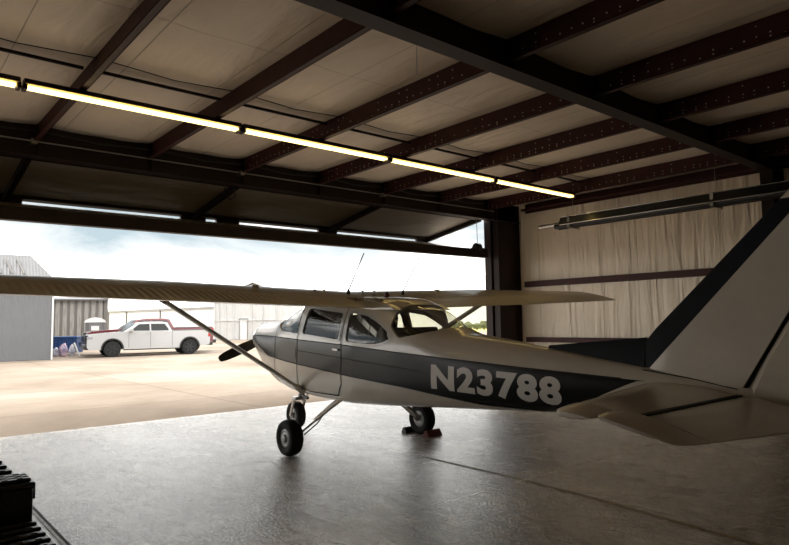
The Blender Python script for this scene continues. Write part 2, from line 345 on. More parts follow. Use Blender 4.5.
# ================================================================= BIFOLD DOOR
door = struct(empty('door_1', (0, 0, 0)))
yh, zh, yf, zf, yb_, zb_ = 11.05, 4.32, 13.2, 3.98, 11.0, 3.36
def leafbox(mb, x0, x1, ya, za, yb, zb, t0, t1, mi=0):   # slab between (ya,za) and (yb,zb), thickness offset t0..t1
    d = Vector((0, yb-ya, zb-za)).normalized(); n = Vector((0, -d.z, d.y))
    vs = []
    for x in (x0, x1):
        for (y, z) in ((ya, za), (yb, zb)):
            for t in (t0, t1): vs.append(Vector((x, y, z)) + n*t)
    return mb.add(vs, [(0,1,3,2),(4,6,7,5),(0,4,5,1),(2,3,7,6),(0,2,6,4),(1,5,7,3)], mi)
X0, X1 = -8.3, 12.42
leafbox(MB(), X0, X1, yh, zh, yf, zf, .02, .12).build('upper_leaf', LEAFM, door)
fr = MB()
for x in (-8.2, -5.1, -1.6, 1.88, 5.42, 8.95, 12.38): leafbox(fr, x-.045, x+.045, yh+.02, zh, yf-.03, zf, -.10, .018)
leafbox(fr, X0, X1, yf-.17, zf+.03, yf-.03, zf+.005, -.05, .015); leafbox(fr, X0, X1, yh, zh, yh+.1, zh-.02, -.05, .015)
fr.build('upper_frame', STEELD, door)
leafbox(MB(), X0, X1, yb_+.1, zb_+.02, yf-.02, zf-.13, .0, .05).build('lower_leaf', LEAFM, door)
fr = MB()
for x in (-8.2, -5.1, -1.6, 1.88, 5.42, 8.95, 12.38): leafbox(fr, x-.05, x+.05, yb_+.1, zb_, yf-.02, zf-.14, -.06, -.005)
fr.box(X0, 12.5, yb_-.06, yb_+.10, 3.25, 3.46)
fr.build('lower_frame', STEELD, door)
hg = MB()
for x in (-5.1, -1.6, 1.88, 5.42, 8.95): hg.box(x-.28, x+.28, yf-.06, yf+.02, zf-.22, zf+.08)
hg.box(12.0, 12.42, yf-.06, yf+.02, zf-.22, zf+.06); hg.box(5.95, 6.5, yf-.06, yf+.02, zf-.22, zf+.06)
hg.build('hinge', STEELD, door)
MB().lathe([(-.09,.05),(-.06,.13),(.06,.13),(.09,.05)], (12.2, yb_+.03, 3.50), 'x', 16).box(12.0, 12.52, yb_-.05, yb_+.06, 3.42, 3.50).build('cable_drum', BLACK, door)
MB().tube([(12.22, yb_+.03, 3.5), (12.22, yb_+.05, 4.4)], .008, 6).build('lift_cable', ALU, door)
MB().tube([(5.15, 11.0, 4.2), (5.13, 11.0, 4.05), (5.25, 11.0, 3.98), (5.36, 11.0, 4.05), (5.33, 11.0, 4.2)], .014, 6).build('lift_strap', BLACK, door)

# ================================================================= LIGHTS OF THE HANGAR
tube_m = bpy.data.materials.new('glowing fluorescent tube'); tube_m.use_nodes = True
b = tube_m.node_tree.nodes['Principled BSDF']; b.inputs['Base Color'].default_value = (.9,.85,.7,1)
b.inputs['Emission Color'].default_value = (1.0,.76,.27,1); b.inputs['Emission Strength'].default_value = 1.7
FIXW = mat('glow tinted yellow fixture tray', (.60,.44,.17), .4)  # yellow glow of the tubes put into the tray colour
LY, LZ = 8.05, 4.445
light = empty('fluorescent_light', (-1.44+1.36, LY, LZ))
hm = MB().prism([(-.09,-.06),(-.06,0),(.06,0),(.09,-.06)], 'x', -1.34, 1.34); hm.build('housing', STEELD, light)
MB().box(-1.33, 1.33, -.085, .085, -.066, -.061).build('tray', FIXW, light)
for s in (-1, 1):
    MB().tube([(-1.30, s*.035, -.090), (1.30, s*.035, -.090)], .018, 12).build('tube', tube_m, light)
for s in (-1, 1): MB().box(s*1.33-.02, s*1.33+.02, -.068, .068, -.125, -.058).build('socket', STEELD, light)
LIT = ['glowing twin tube ceiling light cut off by the left edge of the view', 'glowing twin tube ceiling light, second in the strip from the left', 'glowing twin tube ceiling light at the middle of the five lit in the strip',
       'glowing twin tube ceiling light next to last towards the insulated side wall', 'glowing twin tube ceiling light ending the strip nearest the insulated side wall']
for i in range(5):
    o = light if i == 0 else copy_tree(light)
    o.location = (-.08+2.72*i, LY, LZ); tag(o, LIT[i], 'ceiling light', 'fluorescent strip lights under the roof')

# ================================================================= RADIANT TUBE HEATER by the right wall
ht = empty('tube_heater', (12.5, 3.0, 3.84))
BLKM = mat('dark grey metal shield', (.035,.036,.038), .35, .6); SHINE = mat('bright steel tube', (.5,.5,.5), .25, 1)
m = MB()
prof = [(-.24,-.05),(-.15,.13),(.15,.13),(.24,-.05),(.225,-.05),(.14,.115),(-.14,.115),(-.225,-.05)]
m.prism([(a, b) for a, b in prof], 'y', -2.4, 5.55); m.build('reflector', BLKM, ht)
MB().tube([(-.07, -2.5, -.06), (-.07, 5.75, -.06)], .06, 16).build('burner_tube', BLKM, ht)
MB().tube([(.08, -2.5, -.06), (.08, 5.75, -.06)], .06, 16).build('return_tube', BLKM, ht)
MB().tube([(-.245, -2.4, -.055), (-.245, 5.5, -.055)], .012, 8).build('edge_rail', SHINE, ht)
MB().tube([(-.155, -2.4, .135), (-.155, 5.5, .135)], .010, 8).build('edge_rail', SHINE, ht)
MB().tube([(0, 5.5, 0), (0, 6.25, 0)], .055, 16).build('end_cap', SHINE, ht)
for y in (5.3, 2.1, -.9):
    MB().box(-.215, .215, y-.03, y+.03, -.145, -.12).box(-.215, -.19, y-.03, y+.03, -.14, .13).box(.19, .215, y-.03, y+.03, -.14, .13).box(-.215,.215,y-.03,y+.03,.13,.145).build('bracket', ALU, ht)
    MB().tube([(-.0, y, .14), (-.0, y, 1.02)], .005, 6).build('hanger', ALU, ht)
tag(ht, 'long dark tube heater with shiny end hanging high along the insulated side wall', 'heater')

# ================================================================= THE AEROPLANE (x forward, y left, z up; a = metres aft of the nose datum)
AM = 2.5175
plane = empty('airplane', (5.110883, 6.772301, 0), (0, -0.045799, 1.552837))
tag(plane, 'cream high-wing light aeroplane with dark side stripe parked on the hangar floor', 'airplane')
def P(a, b, c): return Vector((AM-a, b, c))
def lerp_tab(tab, a):
    if a <= tab[0][0]: return tab[0][1]
    for (x0, y0), (x1, y1) in zip(tab, tab[1:]):
        if a <= x1: return y0 + (y1-y0)*(a-x0)/(x1-x0)
    return tab[-1][1]
def smooth_tab(tab, a, w=.10):
    return (lerp_tab(tab, a-w) + 2*lerp_tab(tab, a) + lerp_tab(tab, a+w))/4
TOP = [(.05,1.46),(.15,1.53),(.9,1.60),(1.02,1.62),(1.72,1.92),(1.9,1.95),(3.3,1.95),(3.55,1.93),(3.9,1.82),(4.24,1.64),(4.5,1.565),(5.6,1.47),(6.5,1.39),(7.3,1.31),(7.42,1.29)]
BOT = [(.05,1.08),(.25,.95),(.52,.75),(.84,.63),(1.3,.575),(2.1,.56),(2.78,.585),(3.67,.67),(4.7,.775),(5.76,.89),(7.3,1.10),(7.42,1.14)]
HW = [(.05,.36),(.2,.42),(.8,.48),(1.3,.53),(1.8,.56),(3.0,.56),(3.8,.50),(4.4,.415),(5.0,.335),(5.8,.235),(6.6,.14),(7.3,.05),(7.42,.035)]
EXP = [(.05,2.6),(.9,3.4),(1.5,4.4),(3.4,4.4),(4.4,3.0),(6,2.4),(7.4,2.0)]
LO = [(.05,1.25),(.23,1.24),(.76,1.06),(1.36,1.03),(2.56,.995),(3.91,.95),(4.93,.87),(5.7,.895),(5.85,.93),(6.52,1.27),(6.6,1.279)]
HI = [(.05,1.32),(.3,1.335),(1.08,1.355),(2.9,1.35),(4.45,1.31),(5.42,1.29),(6.6,1.28)]
def dims(a):
    top = smooth_tab(TOP, a, .05); bot = smooth_tab(BOT, a, .08); return top, bot, smooth_tab(HW, a), smooth_tab(EXP, a)
def surf(a, c):
    top, bot, hw, p = dims(a); cm = (top+bot)/2; h = (top-bot)/2
    x = min(.9999, abs((c-cm)/h)); b = hw*(1-x**p)**(1/p)
    if 1.0 < a < 4.4: b *= 1 - .17*max(0, (c-1.42)/.5)*min(1, (a-1.0)/.5)*min(1, (4.4-a)/.6)
    return b
def cfun(a, th):
    top, bot, hw, p = dims(a); cm = (top+bot)/2; h = (top-bot)/2
    s = math.sin(th); c = cm + h*math.copysign(abs(s)**(2/p), s)
    if abs(s) > .9999: return 0.0, c
    b = hw*abs(math.cos(th))**(2/p)
    if 1.0 < a < 4.4: b *= 1 - .17*max(0, (c-1.42)/.5)*min(1, (a-1.0)/.5)*min(1, (4.4-a)/.6)
    return b, c
def th_of(a, c):
    top, bot, hw, p = dims(a); cm = (top+bot)/2; h = (top-bot)/2
    x = max(-.9995, min(.9995, (c-cm)/h)); return math.asin(math.copysign(abs(x)**(p/2), x))
stations = [.05,.08,.12,.17,.23] + [.3+.07*i for i in range(101)] + [7.40, 7.42]
def loft(scale=0.0, sts=stations, inset_bot=None):
    m = MB(); rings = []; info = []
    for a in sts:
        lo = lerp_tab(LO, a); hi = lerp_tab(HI, a)
        tlo, thi = th_of(a, lo), th_of(a, hi)
        if thi < tlo: thi = tlo
        ths = [-PI/2 + (tlo+PI/2)*i/9 for i in range(9)] + [tlo + (thi-tlo)*i/6 for i in range(6)] + [thi + (PI/2-thi)*i/14 for i in range(15)]
        r = []
        for t in ths:
            b, c = cfun(a, t); top, bot, hw, p = dims(a)
            b = max(0, b-scale) if b > 0 else 0
            c = c - scale*math.sin(t) 
            if inset_bot: c = max(c, inset_bot)
            r.append((b, c))
        full = r + [(-b, c) for b, c in r[-2:0:-1]]
        rings.append([P(a, b, c) for b, c in full]); info.append(hi-lo)
    n = len(rings[0]); vs = [v for r in rings for v in r]; fs = []; ms = []
    for i in range(len(sts)-1):
        for k in range(n):
            k2 = (k+1) % n; fs.append((i*n+k, i*n+k2, (i+1)*n+k2, (i+1)*n+k))
            kk = k if k < 29 else n-1-k
            dark = 9 <= kk <= 14 and (info[i] > .004) and sts[i] < 6.6
            ms.append(1 if dark else 0)
    fs.append(tuple(range(n))); fs.append(tuple((len(sts)-1)*n+k for k in range(n))); ms += [0, 0]
    m.v = [tuple(v) for v in vs]; m.f = fs; m.m = ms
    return m
fus = loft().build('fuselage', [CREAM, NAVY], plane)
inner = loft(.028, [1.12+.08*i for i in range(39)], .74).build('cut_inner', CABIN)
for mm in (inner,): mm.data.materials.clear(); mm.data.materials.append(CABIN); mm.data.polygons.foreach_set('material_index', [0]*len(mm.data.polygons))
def rounded(poly, r=.05, n=5):
    out = []; N_ = len(poly)
    for i in range(N_):
        p0, p1, p2 = (Vector(poly[(i+j-1) % N_]) for j in range(3))
        d0, d2 = (p0-p1), (p2-p1); rr = min(r, d0.length*.45, d2.length*.45); s = p1 + d0.normalized()*rr; e = p1 + d2.normalized()*rr
        for k in range(n+1):
            t = k/n; out.append(tuple((1-t)**2*s + 2*t*(1-t)*p1 + t*t*e))
    return out
DW = rounded([(1.88,1.44),(2.77,1.405),(2.76,1.74),(1.92,1.79)], .06)
QW = rounded([(2.92,1.395),(3.30,1.385),(3.56,1.41),(3.71,1.47),(3.66,1.54),(3.50,1.63),(3.28,1.72),(2.90,1.755)], .06)
WS = rounded([(1.0,1.545),(1.26,1.445),(1.74,1.435),(1.78,1.76),(1.66,1.835),(1.50,2.1),(.9,2.1)], .04)
RW = rounded([(3.84,1.485),(3.68,1.61),(3.70,1.755),(3.84,2.05),(4.6,2.05),(4.30,1.595),(4.05,1.53)], .04)
def cutter(poly, b0, b1):
    return MB().prism([(AM-a, c) for a, c in poly], 'y', b0, b1).build('cut', CREAM)
cuts = [inner, cutter(DW, -1, 1), cutter(QW, -1, 1), cutter(WS, -1, 1), cutter(RW, -1, 1)]
# fuselage evaluated in plane space: booleans need the same space, so cut unparented and reparent afterwards
fus.parent = None
for c_ in cuts:
    md = fus.modifiers.new('b', 'BOOLEAN'); md.operation = 'DIFFERENCE'; md.object = c_; md.solver = 'EXACT'
    md.material_mode = 'TRANSFER' if c_ is inner else 'INDEX'
dg = bpy.context.evaluated_depsgraph_get(); me = bpy.data.meshes.new_from_object(fus.evaluated_get(dg)); fus.modifiers.clear(); fus.data = me
for c_ in cuts: bpy.data.objects.remove(c_)
fus.parent = plane
me.polygons.foreach_set('use_smooth', [True]*len(me.polygons)); me.set_sharp_from_angle(angle=math.radians(38))
# glazing follows the skin, buried a little into the frame
def inside(poly, x, y):
    r = False; n = len(poly)
    for i in range(n):
        x0, y0 = poly[i]; x1, y1 = poly[(i+1) % n]
        if (y0 > y) != (y1 > y) and x < (x1-x0)*(y-y0)/(y1-y0)+x0: r = not r
    return r
def near(poly, x, y, d):
    return any(inside(poly, x+dx, y+dy) for dx in (-d, 0, d) for dy in (-d, 0, d))
def pane(name, poly, sides, da=.02, both=False):
    a0 = min(p[0] for p in poly)-.05; a1 = max(p[0] for p in poly)+.05; n = int((a1-a0)/da)
    for sd in sides:
        m = MB(); NT = 60; vs = []; idx = {}
        for i in range(n+1):
            a = a0 + (a1-a0)*i/n; top, bot, hw, p = dims(a)
            t0 = th_of(a, 1.36)
            for k in range(NT+1):
                t = t0 + (PI/2-t0)*k/NT; b, c = cfun(a, t); b = max(0, b-.014); c = c-.014*max(0, math.sin(t))
                vs.append((a, b, c))
        fs = []
        for i in range(n):
            for k in range(NT):
                q = (i*(NT+1)+k, i*(NT+1)+k+1, (i+1)*(NT+1)+k+1, (i+1)*(NT+1)+k)
                ca = sum(vs[j][0] for j in q)/4; cc = sum(vs[j][2] for j in q)/4
                if near(poly, ca, cc, .012): fs.append(q)
        for s in ((1, -1) if both else (sd,)):
            m.add([P(a, s*b, c) for a, b, c in vs], fs)
        bm_o = m.build(name, GLASS, plane, smooth=60)
        bm = bmesh.new(); bm.from_mesh(bm_o.data); bmesh.ops.delete(bm, geom=[v for v in bm.verts if not v.link_faces], context='VERTS'); bm.to_mesh(bm_o.data); bm.free()
pane('side_window', DW, (1, -1)); pane('side_window', QW, (1, -1)); pane('windshield', WS, (1,), both=True); pane('rear_window', RW, (1,), both=True)
def ribbon(mb, pts, w=.014, off=.003, side=1, mi=0, closed=False, step=.04):
    P2 = []
    seq = list(pts) + ([pts[0]] if closed else [])
    for (a0, c0), (a1, c1) in zip(seq, seq[1:]):
        n = max(1, int(math.hypot(a1-a0, c1-c0)/step))
        for k in range(n): P2.append((a0+(a1-a0)*k/n, c0+(c1-c0)*k/n))
    P2.append(seq[-1]); vs = []; fs = []
    for i, (a, c) in enumerate(P2):
        j0, j1 = max(0, i-1), min(len(P2)-1, i+1)
        if closed and i in (0, len(P2)-1): j0, j1 = len(P2)-2, 1
        da, dc = P2[j1][0]-P2[j0][0], P2[j1][1]-P2[j0][1]; l = math.hypot(da, dc) or 1; na, nc = -dc/l, da/l
        for s in (-1, 1):
            aa, cc = a+na*s*w/2, c+nc*s*w/2; vs.append(P(aa, side*(surf(aa, cc)+off), cc))
    fs = [(2*i, 2*i+1, 2*i+3, 2*i+2) for i in range(len(P2)-1)]
    return mb.add(vs, fs, mi)
for sd in (1, -1):
    for poly, nm in ((DW, 'window_trim'), (QW, 'window_trim')):
        big = [(a+(.012 if a > sum(p[0] for p in poly)/len(poly) else -.012), c+(.012 if c > sum(p[1] for p in poly)/len(poly) else -.012)) for a, c in poly]
        ribbon(MB(), big, .03, .004, sd, closed=True).build(nm, TRIM, plane, smooth=60)
    ribbon(MB(), [(1.76,1.82),(1.76,.72),(2.0,.67),(2.70,.70),(2.83,.86),(2.83,1.84)], .014, .0035, sd).build('door_seam', SEAM, plane, smooth=60)
    ribbon(MB(), [(1.78,1.42),(1.20,1.41),(1.0,1.55)], .02, .004, sd).build('windshield_trim', TRIM, plane, smooth=60)
    m = ribbon(MB(), [(1.04,1.585),(1.03,.66)], .012, .003, sd); m.build('cowl_seam', SEAM, plane, smooth=60)
    ribbon(MB(), [(a/10, lerp_tab(HI, a/10)) for a in range(2, 65)], .012, .0025, sd).build('pinstripe', SEAM, plane, smooth=60)
    ribbon(MB(), [(a/10, lerp_tab(LO, a/10)) for a in range(2, 57)], .012, .0025, sd).build('pinstripe', SEAM, plane, smooth=60)
    ribbon(MB(), [(a/10, .5*lerp_tab(LO, a/10)+.5*lerp_tab(HI, a/10)+.02) for a in range(18, 43)], .008, .0025, sd).build('pinstripe', SEAM, plane, smooth=60)
    ribbon(MB(), [(1.74,1.24),(1.74,1.10)], .02, .01, sd).build('door_hinge', SEAM, plane)
    s0 = surf(2.72, 1.28); MB().box(AM-2.78, AM-2.66, sd*s0-.012, sd*s0+.022, 1.27, 1.295).build('door_handle', ALU, plane, bevel=.004)
    # registration letters follow the skin
    cu = bpy.data.curves.new('reg', 'FONT'); cu.body = 'N23788'; cu.size = 1; cu.offset = .046; cu.align_x = 'LEFT'; cu.resolution_u = 4; cu.space_character = 1.12
    to = bpy.data.objects.new('reg', cu); C.objects.link(to); bpy.context.view_layer.update()
    tm = bpy.data.meshes.new_from_object(to.evaluated_get(bpy.context.evaluated_depsgraph_get())); bpy.data.objects.remove(to)
    bm = bmesh.new(); bm.from_mesh(tm); xs = [v.co.x for v in bm.verts]; ys = [v.co.y for v in bm.verts]; x0, x1, y0, y1 = min(xs), max(xs), min(ys), max(ys)
    for k in range(1, 12): bmesh.ops.bisect_plane(bm, geom=bm.verts[:]+bm.edges[:]+bm.faces[:], plane_co=(0, y0+(y1-y0)*k/12, 0), plane_no=(0,1,0))
    for k in range(1, 40): bmesh.ops.bisect_plane(bm, geom=bm.verts[:]+bm.edges[:]+bm.faces[:], plane_co=(x0+(x1-x0)*k/40, 0, 0), plane_no=(1,0,0))
    for v in bm.verts:
        fx = (v.co.x-x0)/(x1-x0); fy = (v.co.y-y0)/(y1-y0)
        a = 4.335+1.515*fx if sd > 0 else 5.85-1.54*fx
        c = .97+.268*fy - .0*fx; v.co = P(a, sd*(surf(a, c)+.004), c)
    me2 = bpy.data.meshes.new('registration'); bm.to_mesh(me2); bm.free(); me2.materials.append(LETTER)
    ro = bpy.data.objects.new('registration', me2); C.objects.link(ro); ro.parent = plane
# nose: cowl inlets, spinner and propeller
MB().lathe([(-.02,.075),(.0,.08),(.06,.07)], P(.06, .21, 1.31), 'x', 20).build('air_inlet', SEAM, plane); MB().lathe([(-.02,.075),(.0,.08),(.06,.07)], P(.06, -.21, 1.31), 'x', 20).build('air_inlet', SEAM, plane)
prop = MB().lathe([(0,.10),(.06,.12),(.10,.12),(.16,.115),(.24,.09),(.30,.05),(.335,.012)], P(.06, 0, 1.30), 'x', 28).build('propeller', NAVY, plane, smooth=40)
for s in (1, -1):
    m = MB(); secs = []; ang = math.radians(-21.5); dirv = Vector((0, math.cos(ang), math.sin(ang)))*s; nrm = Vector((0, -math.sin(ang), math.cos(ang)))*s
    for r, ch, tw, th_ in ((.06,.08,60,.05),(.16,.11,48,.035),(.30,.15,36,.025),(.5,.165,28,.02),(.7,.155,22,.016),(.85,.135,18,.012),(.93,.10,16,.01),(.955,.05,16,.006)):
        tw = math.radians(tw); u = nrm*math.cos(tw) + Vector((1,0,0))*math.sin(tw)*s; w = nrm*-math.sin(tw) + Vector((1,0,0))*math.cos(tw)
        ctr = P(-.05, 0, 1.30) + dirv*r
        secs.append([ctr + u*ch*x + w*th_*y for x, y in ((-.5,0),(-.25,.5),(.1,.6),(.5,0),(.1,-.35),(-.25,-.3))])
    vs = [v for q in secs for v in q]; fs = [(i*6+k, i*6+(k+1)%6, (i+1)*6+(k+1)%6, (i+1)*6+k) for i in range(7) for k in range(6)] + [(0,1,2,3,4,5), tuple(42+k for k in range(6))]
    m.add(vs, fs).build('blade', BLACK, prop, smooth=50)
# wings
def airfoil(x, up):
    t = .135; yt = 5*t*(.2969*math.sqrt(max(x,0))-.126*x-.3516*x*x+.2843*x**3-.1036*x**4); yc = .02/.16*(.8*x-x*x) if x < .4 else .02/.36*(.2+.8*x-x*x)
    return yc+yt if up else yc-yt
def wing_geo(b):
    ab = abs(b)
    if ab <= 2.6: le, te = 1.70, 3.33
    else:
        t = (ab-2.6)/2.85; le, te = 1.70+.22*t, 3.33-.29*t
    cte = 1.80+.030*ab; inc = .115-.03*max(0, (ab-2.6)/2.85)
    return le, te, cte, inc
def wing_pt(b, x, up, shrink=1):
    le, te, cte, inc = wing_geo(b); ch = te-le; mid = cte+inc*(1-x); y = airfoil(x, up)*ch*shrink
    return P(le+ch*x, b, mid+y)
def wing_part(name, s, b0, b1, x0, x1, mat_, parent, nb=12, tip=False, closed=True):
    bs = [b0+(b1-b0)*i/nb for i in range(nb+1)]; xs = [x0+(x1-x0)*(1-math.cos(PI*i/18))/2 if x0 == 0 else x0+(x1-x0)*i/8 for i in range(19 if x0 == 0 else 9)]
    m = MB(); rings = []
    ext = [(b, 1) for b in bs]
    if tip: ext += [(b1+.06,.88),(b1+.11,.62),(b1+.135,.28)]
    for b, sh in ext:
        up = [wing_pt(s*b, x, True, sh) for x in xs]; dn = [wing_pt(s*b, x, False, sh) for x in xs]
        r = up + dn[::-1]
        if sh < 1:
            r = [Vector((v.x + (AM-2.45-v.x)*(1-sh)*.18, v.y, v.z)) for v in r]
        rings.append(r)
    n = len(rings[0]); vs = [v for r in rings for v in r]
    fs = [(i*n+k, i*n+(k+1)%n, (i+1)*n+(k+1)%n, (i+1)*n+k) for i in range(len(rings)-1) for k in range(n)] + [tuple(range(n)), tuple((len(rings)-1)*n+k for k in range(n))]
    return m.add(vs, fs).build(name, mat_, parent, smooth=35)
for s in (1, -1):
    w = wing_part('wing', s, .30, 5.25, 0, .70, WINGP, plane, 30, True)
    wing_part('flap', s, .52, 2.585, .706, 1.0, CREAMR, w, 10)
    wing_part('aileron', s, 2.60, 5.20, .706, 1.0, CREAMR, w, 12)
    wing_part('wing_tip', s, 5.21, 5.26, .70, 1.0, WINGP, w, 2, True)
    # strut
    p0 = P(1.80, s*.52, .68); p1 = P(2.28, s*2.56, 1.865); m = MB(); d = (p1-p0).normalized(); ax = Vector((1,0,0)); ax = (ax-d*ax.dot(d)).normalized(); bx = d.cross(ax)
    vs = []; 
    for p in (p0, p1):
        for k in range(14):
            t = 2*PI*k/14; vs.append(p + ax*.070*math.cos(t) + bx*.026*math.sin(t))
    m.add(vs, [(k, (k+1)%14, 14+(k+1)%14, 14+k) for k in range(14)] + [tuple(range(14)), tuple(range(14,28))]); so = m.build('wing_strut', CREAM, plane, smooth=40)
    MB().tube([p0-d*.06, p0+d*.10], [.05,.04], 12).build('strut_cuff', CREAM, so, smooth=60); MB().tube([p1-d*.06, p1+d*.05], [.026,.035], 12).build('strut_cuff', CREAM, so, smooth=60)
    MB().lathe([(0,.045),(.02,.045),(.03,.03)], wing_pt(s*1.5, .4, True) - Vector((0,0,.004)), 'z', 16).build('fuel_cap', ALU, w)
MB().box(AM-3.33, AM-1.72, -.36, .36, 1.90, 1.935).build('cabin_roof', CREAM, plane, bevel=.01)
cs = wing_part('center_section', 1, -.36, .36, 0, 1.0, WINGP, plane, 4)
# wing root fairing behind the trailing edge
m = MB(); 
for s in (1, -1):
    MB().prism([(AM-3.1, 1.80),(AM-3.35,1.79),(AM-3.75,1.80),(AM-3.6,1.86),(AM-3.1,1.92)], 'y', s*.30, s*.44).build('root_fairing', CREAM, plane, bevel=.01)
for (a, b) in ((2.6,.30),(2.6,-.62)):
    base = wing_pt(b, .55, True); base = P(2.6, b, 2.0)
    m = MB().lathe([(-.02,.03),(.02,.022),(.05,.01)], base, 'z', 12); m.tube([base+Vector((0,0,.03)), P(3.02, b+.07, 2.49)], [.009,.007], 6); m.build('whip_antenna', BLACK, plane)
for (a, b) in ((2.5,.75),(2.45,.58),(2.5,.0),(2.6,-.12)):
    MB().lathe([(-.03,.018),(.03,.016),(.04,.010)], P(a, b, 2.0), 'z', 12).build('roof_vent', ALU, plane)
MB().lathe([(-.03,.04),(.05,.035),(.08,.012)], P(2.9, -.1, 1.94), 'z', 14).build('beacon', mat('dark red beacon glass', (.12,.01,.01), .2), plane)
# tail: horizontal stabiliser and elevators
def slab_loft(mb, secs):   # secs: list of (LE point, TE point, thickness, le_round) symmetric section
    prof = [(0,0),(.04,.55),(.15,.9),(.35,1.0),(.65,.8),(1,.12)]
    rings = []
    for le, te, t in secs:
        up = [le+(te-le)*x+Vector((0,0,1))*t/2*y for x, y in prof]; dn = [le+(te-le)*x-Vector((0,0,1))*t/2*y for x, y in prof[1:]]
        rings.append(up + dn[::-1])
    n = len(rings[0]); vs = [v for r in rings for v in r]
    return mb.add(vs, [(i*n+k, i*n+(k+1)%n, (i+1)*n+(k+1)%n, (i+1)*n+k) for i in range(len(rings)-1) for k in range(n)] + [tuple(range(n)), tuple((len(rings)-1)*n+k for k in range(n))])
for s in (1, -1):
    ZT = 1.235
    le = lambda b: 6.55+.33*(b/1.70)
    slab = MB(); slab_loft(slab, [(P(le(b), s*b, ZT), P(7.295, s*b, ZT), .105-.03*b/1.7) for b in (.08,.5,1.0,1.49)] )
    st = slab.build('stabilizer', CREAM, plane, smooth=45)
    slab_loft(MB(), [(P(le(b)+da, s*b, ZT), P(7.15-da*.5, s*b, ZT), t) for b, t, da in ((1.492,.08,0),(1.60,.075,-.005),(1.70,.06,.0),(1.745,.03,.03))]).build('stabilizer_tip', CREAM, st, smooth=60)
    # elevator drooped at rest
    dr = -.16
    def E(a, b, z=0): x = a-7.31; return P(7.31+x, s*b, ZT + x*dr + z)
    def tea(b): return 7.93-.24*max(0, (b-.25))/1.49
    secs = [(E(7.328, b), E(tea(b), b), .075-.01*b) for b in (.10,.5,1.0,1.495)]
    el = slab_loft(MB(), secs).build('elevator', CREAM, plane, smooth=45)
    MB().bar(P(7.315, s*.09, ZT-.004), P(7.315, s*1.50, ZT-.004), .045, .045).build('elevator_hinge', SEAM, st)
    slab_loft(MB(), [(E(7.165+dd, b), E(tea(b)-dd*.6, b), t) for b, t, dd in ((1.50,.065,0),(1.62,.055,0),(1.72,.04,.02),(1.755,.02,.05))]).build('elevator_horn', CREAM, el, smooth=60)
# fin, dorsal fillet and rudder
def fin_slab(mb, poly_rows, mi=0):   # rows: (c, a_le, a_te, half thickness at le.., at te)
    n = 7; xs = [0,.03,.1,.3,.6,.85,1]; th = [0,.35,.7,1,.95,.8,.65]
    rings = []
    for c, a0, a1, t in poly_rows:
        r = [P(a0+(a1-a0)*x, t*h, c) for x, h in zip(xs, th)] + [P(a0+(a1-a0)*x, -t*h, c) for x, h in list(zip(xs, th))[:0:-1]]
        rings.append(r)
    k_ = len(rings[0]); vs = [v for r in rings for v in r]
    return mb.add(vs, [(i*k_+k, i*k_+(k+1)%k_, (i+1)*k_+(k+1)%k_, (i+1)*k_+k) for i in range(len(rings)-1) for k in range(k_)] + [tuple(range(k_)), tuple((len(rings)-1)*k_+k for k in range(k_))], mi)
hinge_a = lambda c: 7.32+(c-1.30)*.536
lea = lambda c: 6.55+max(0, c-1.63)*.965
band = lambda c: 6.65+(c-1.45)*.88
# fin body split into the dark leading band and the cream rest so that each keeps its own paint
def fin_band(c0, c1, f0, f1, nme, mt, par, t0=.045, t1=.03, lead=False, trail=False):
    rows = []
    m = MB(); N_ = 12
    rings = []
    for i in range(N_+1):
        c = c0+(c1-c0)*i/N_; a0, a1 = f0(c), f1(c); A0, A1 = lea(c) if c > 1.63 else 6.40, hinge_a(c)
        def half(a):
            x = max(0, min(1, (a-A0)/max(.05, A1-A0))); return (t0+(t1-t0)*i/N_)*(min(1, (x/.3)**.5 if x < .3 else 1))*(1-.25*max(0, x-.4)) + .0015
        aa = [a0+(a1-a0)*k/10 for k in range(11)]
        rings.append([P(a, half(a), c) for a in aa] + [P(a, -half(a), c) for a in aa[::-1]])
    k_ = 22; vs = [v for r in rings for v in r]
    m.add(vs, [(i*k_+k, i*k_+(k+1)%k_, (i+1)*k_+(k+1)%k_, (i+1)*k_+k) for i in range(N_) for k in range(k_)] + [tuple(range(k_)), tuple(N_*k_+k for k in range(k_))])
    return m.build(nme, mt, par, smooth=45)
fin = fin_band(1.30, 2.68, band, lambda c: hinge_a(c)-.006, 'fin', CREAM, plane)
fin_band(1.38, 2.68, lea, band, 'leading_edge', FINDARK, fin)
fin_band(2.685, 2.88, lambda c: lea(c)+(.25*max(0, c-2.75)), lambda c: hinge_a(c)-.012-.2*max(0, c-2.8), 'fin_cap', CREAM, fin, .03, .016)
# dorsal fillet: a tapering ridge from the spine to the fin
m = MB(); rings = []
for i in range(15):
    a = 5.55+(6.545-5.55)*i/14; zt = 1.50+(a-5.55)*.131
    zt = max(zt, 0); zb = smooth_tab(TOP, a, .05)-.03; wd = .016+.035*(a-5.55)/1.2
    zb2 = zb
    rings.append([P(a, -wd, zb2), P(a, -wd*.7, zb2+(zt-zb2)*.7), P(a, -.006, zt), P(a, .006, zt), P(a, wd*.7, zb2+(zt-zb2)*.7), P(a, wd, zb2)])
vs = [v for r in rings for v in r]
m.add(vs, [(i*6+k, i*6+(k+1)%6, (i+1)*6+(k+1)%6, (i+1)*6+k) for i in range(14) for k in range(6)] + [tuple(range(6)), tuple(84+k for k in range(6))]); m.build('dorsal_fin', FINDARK, plane, smooth=50)
m = MB(); rings = []
rows = [(1.20,7.36,7.40+.5),(1.24,7.33,7.93),(1.5,None,8.02),(2.0,None,8.18),(2.5,None,8.34),(2.80,None,8.42),(2.88,None,8.40)]
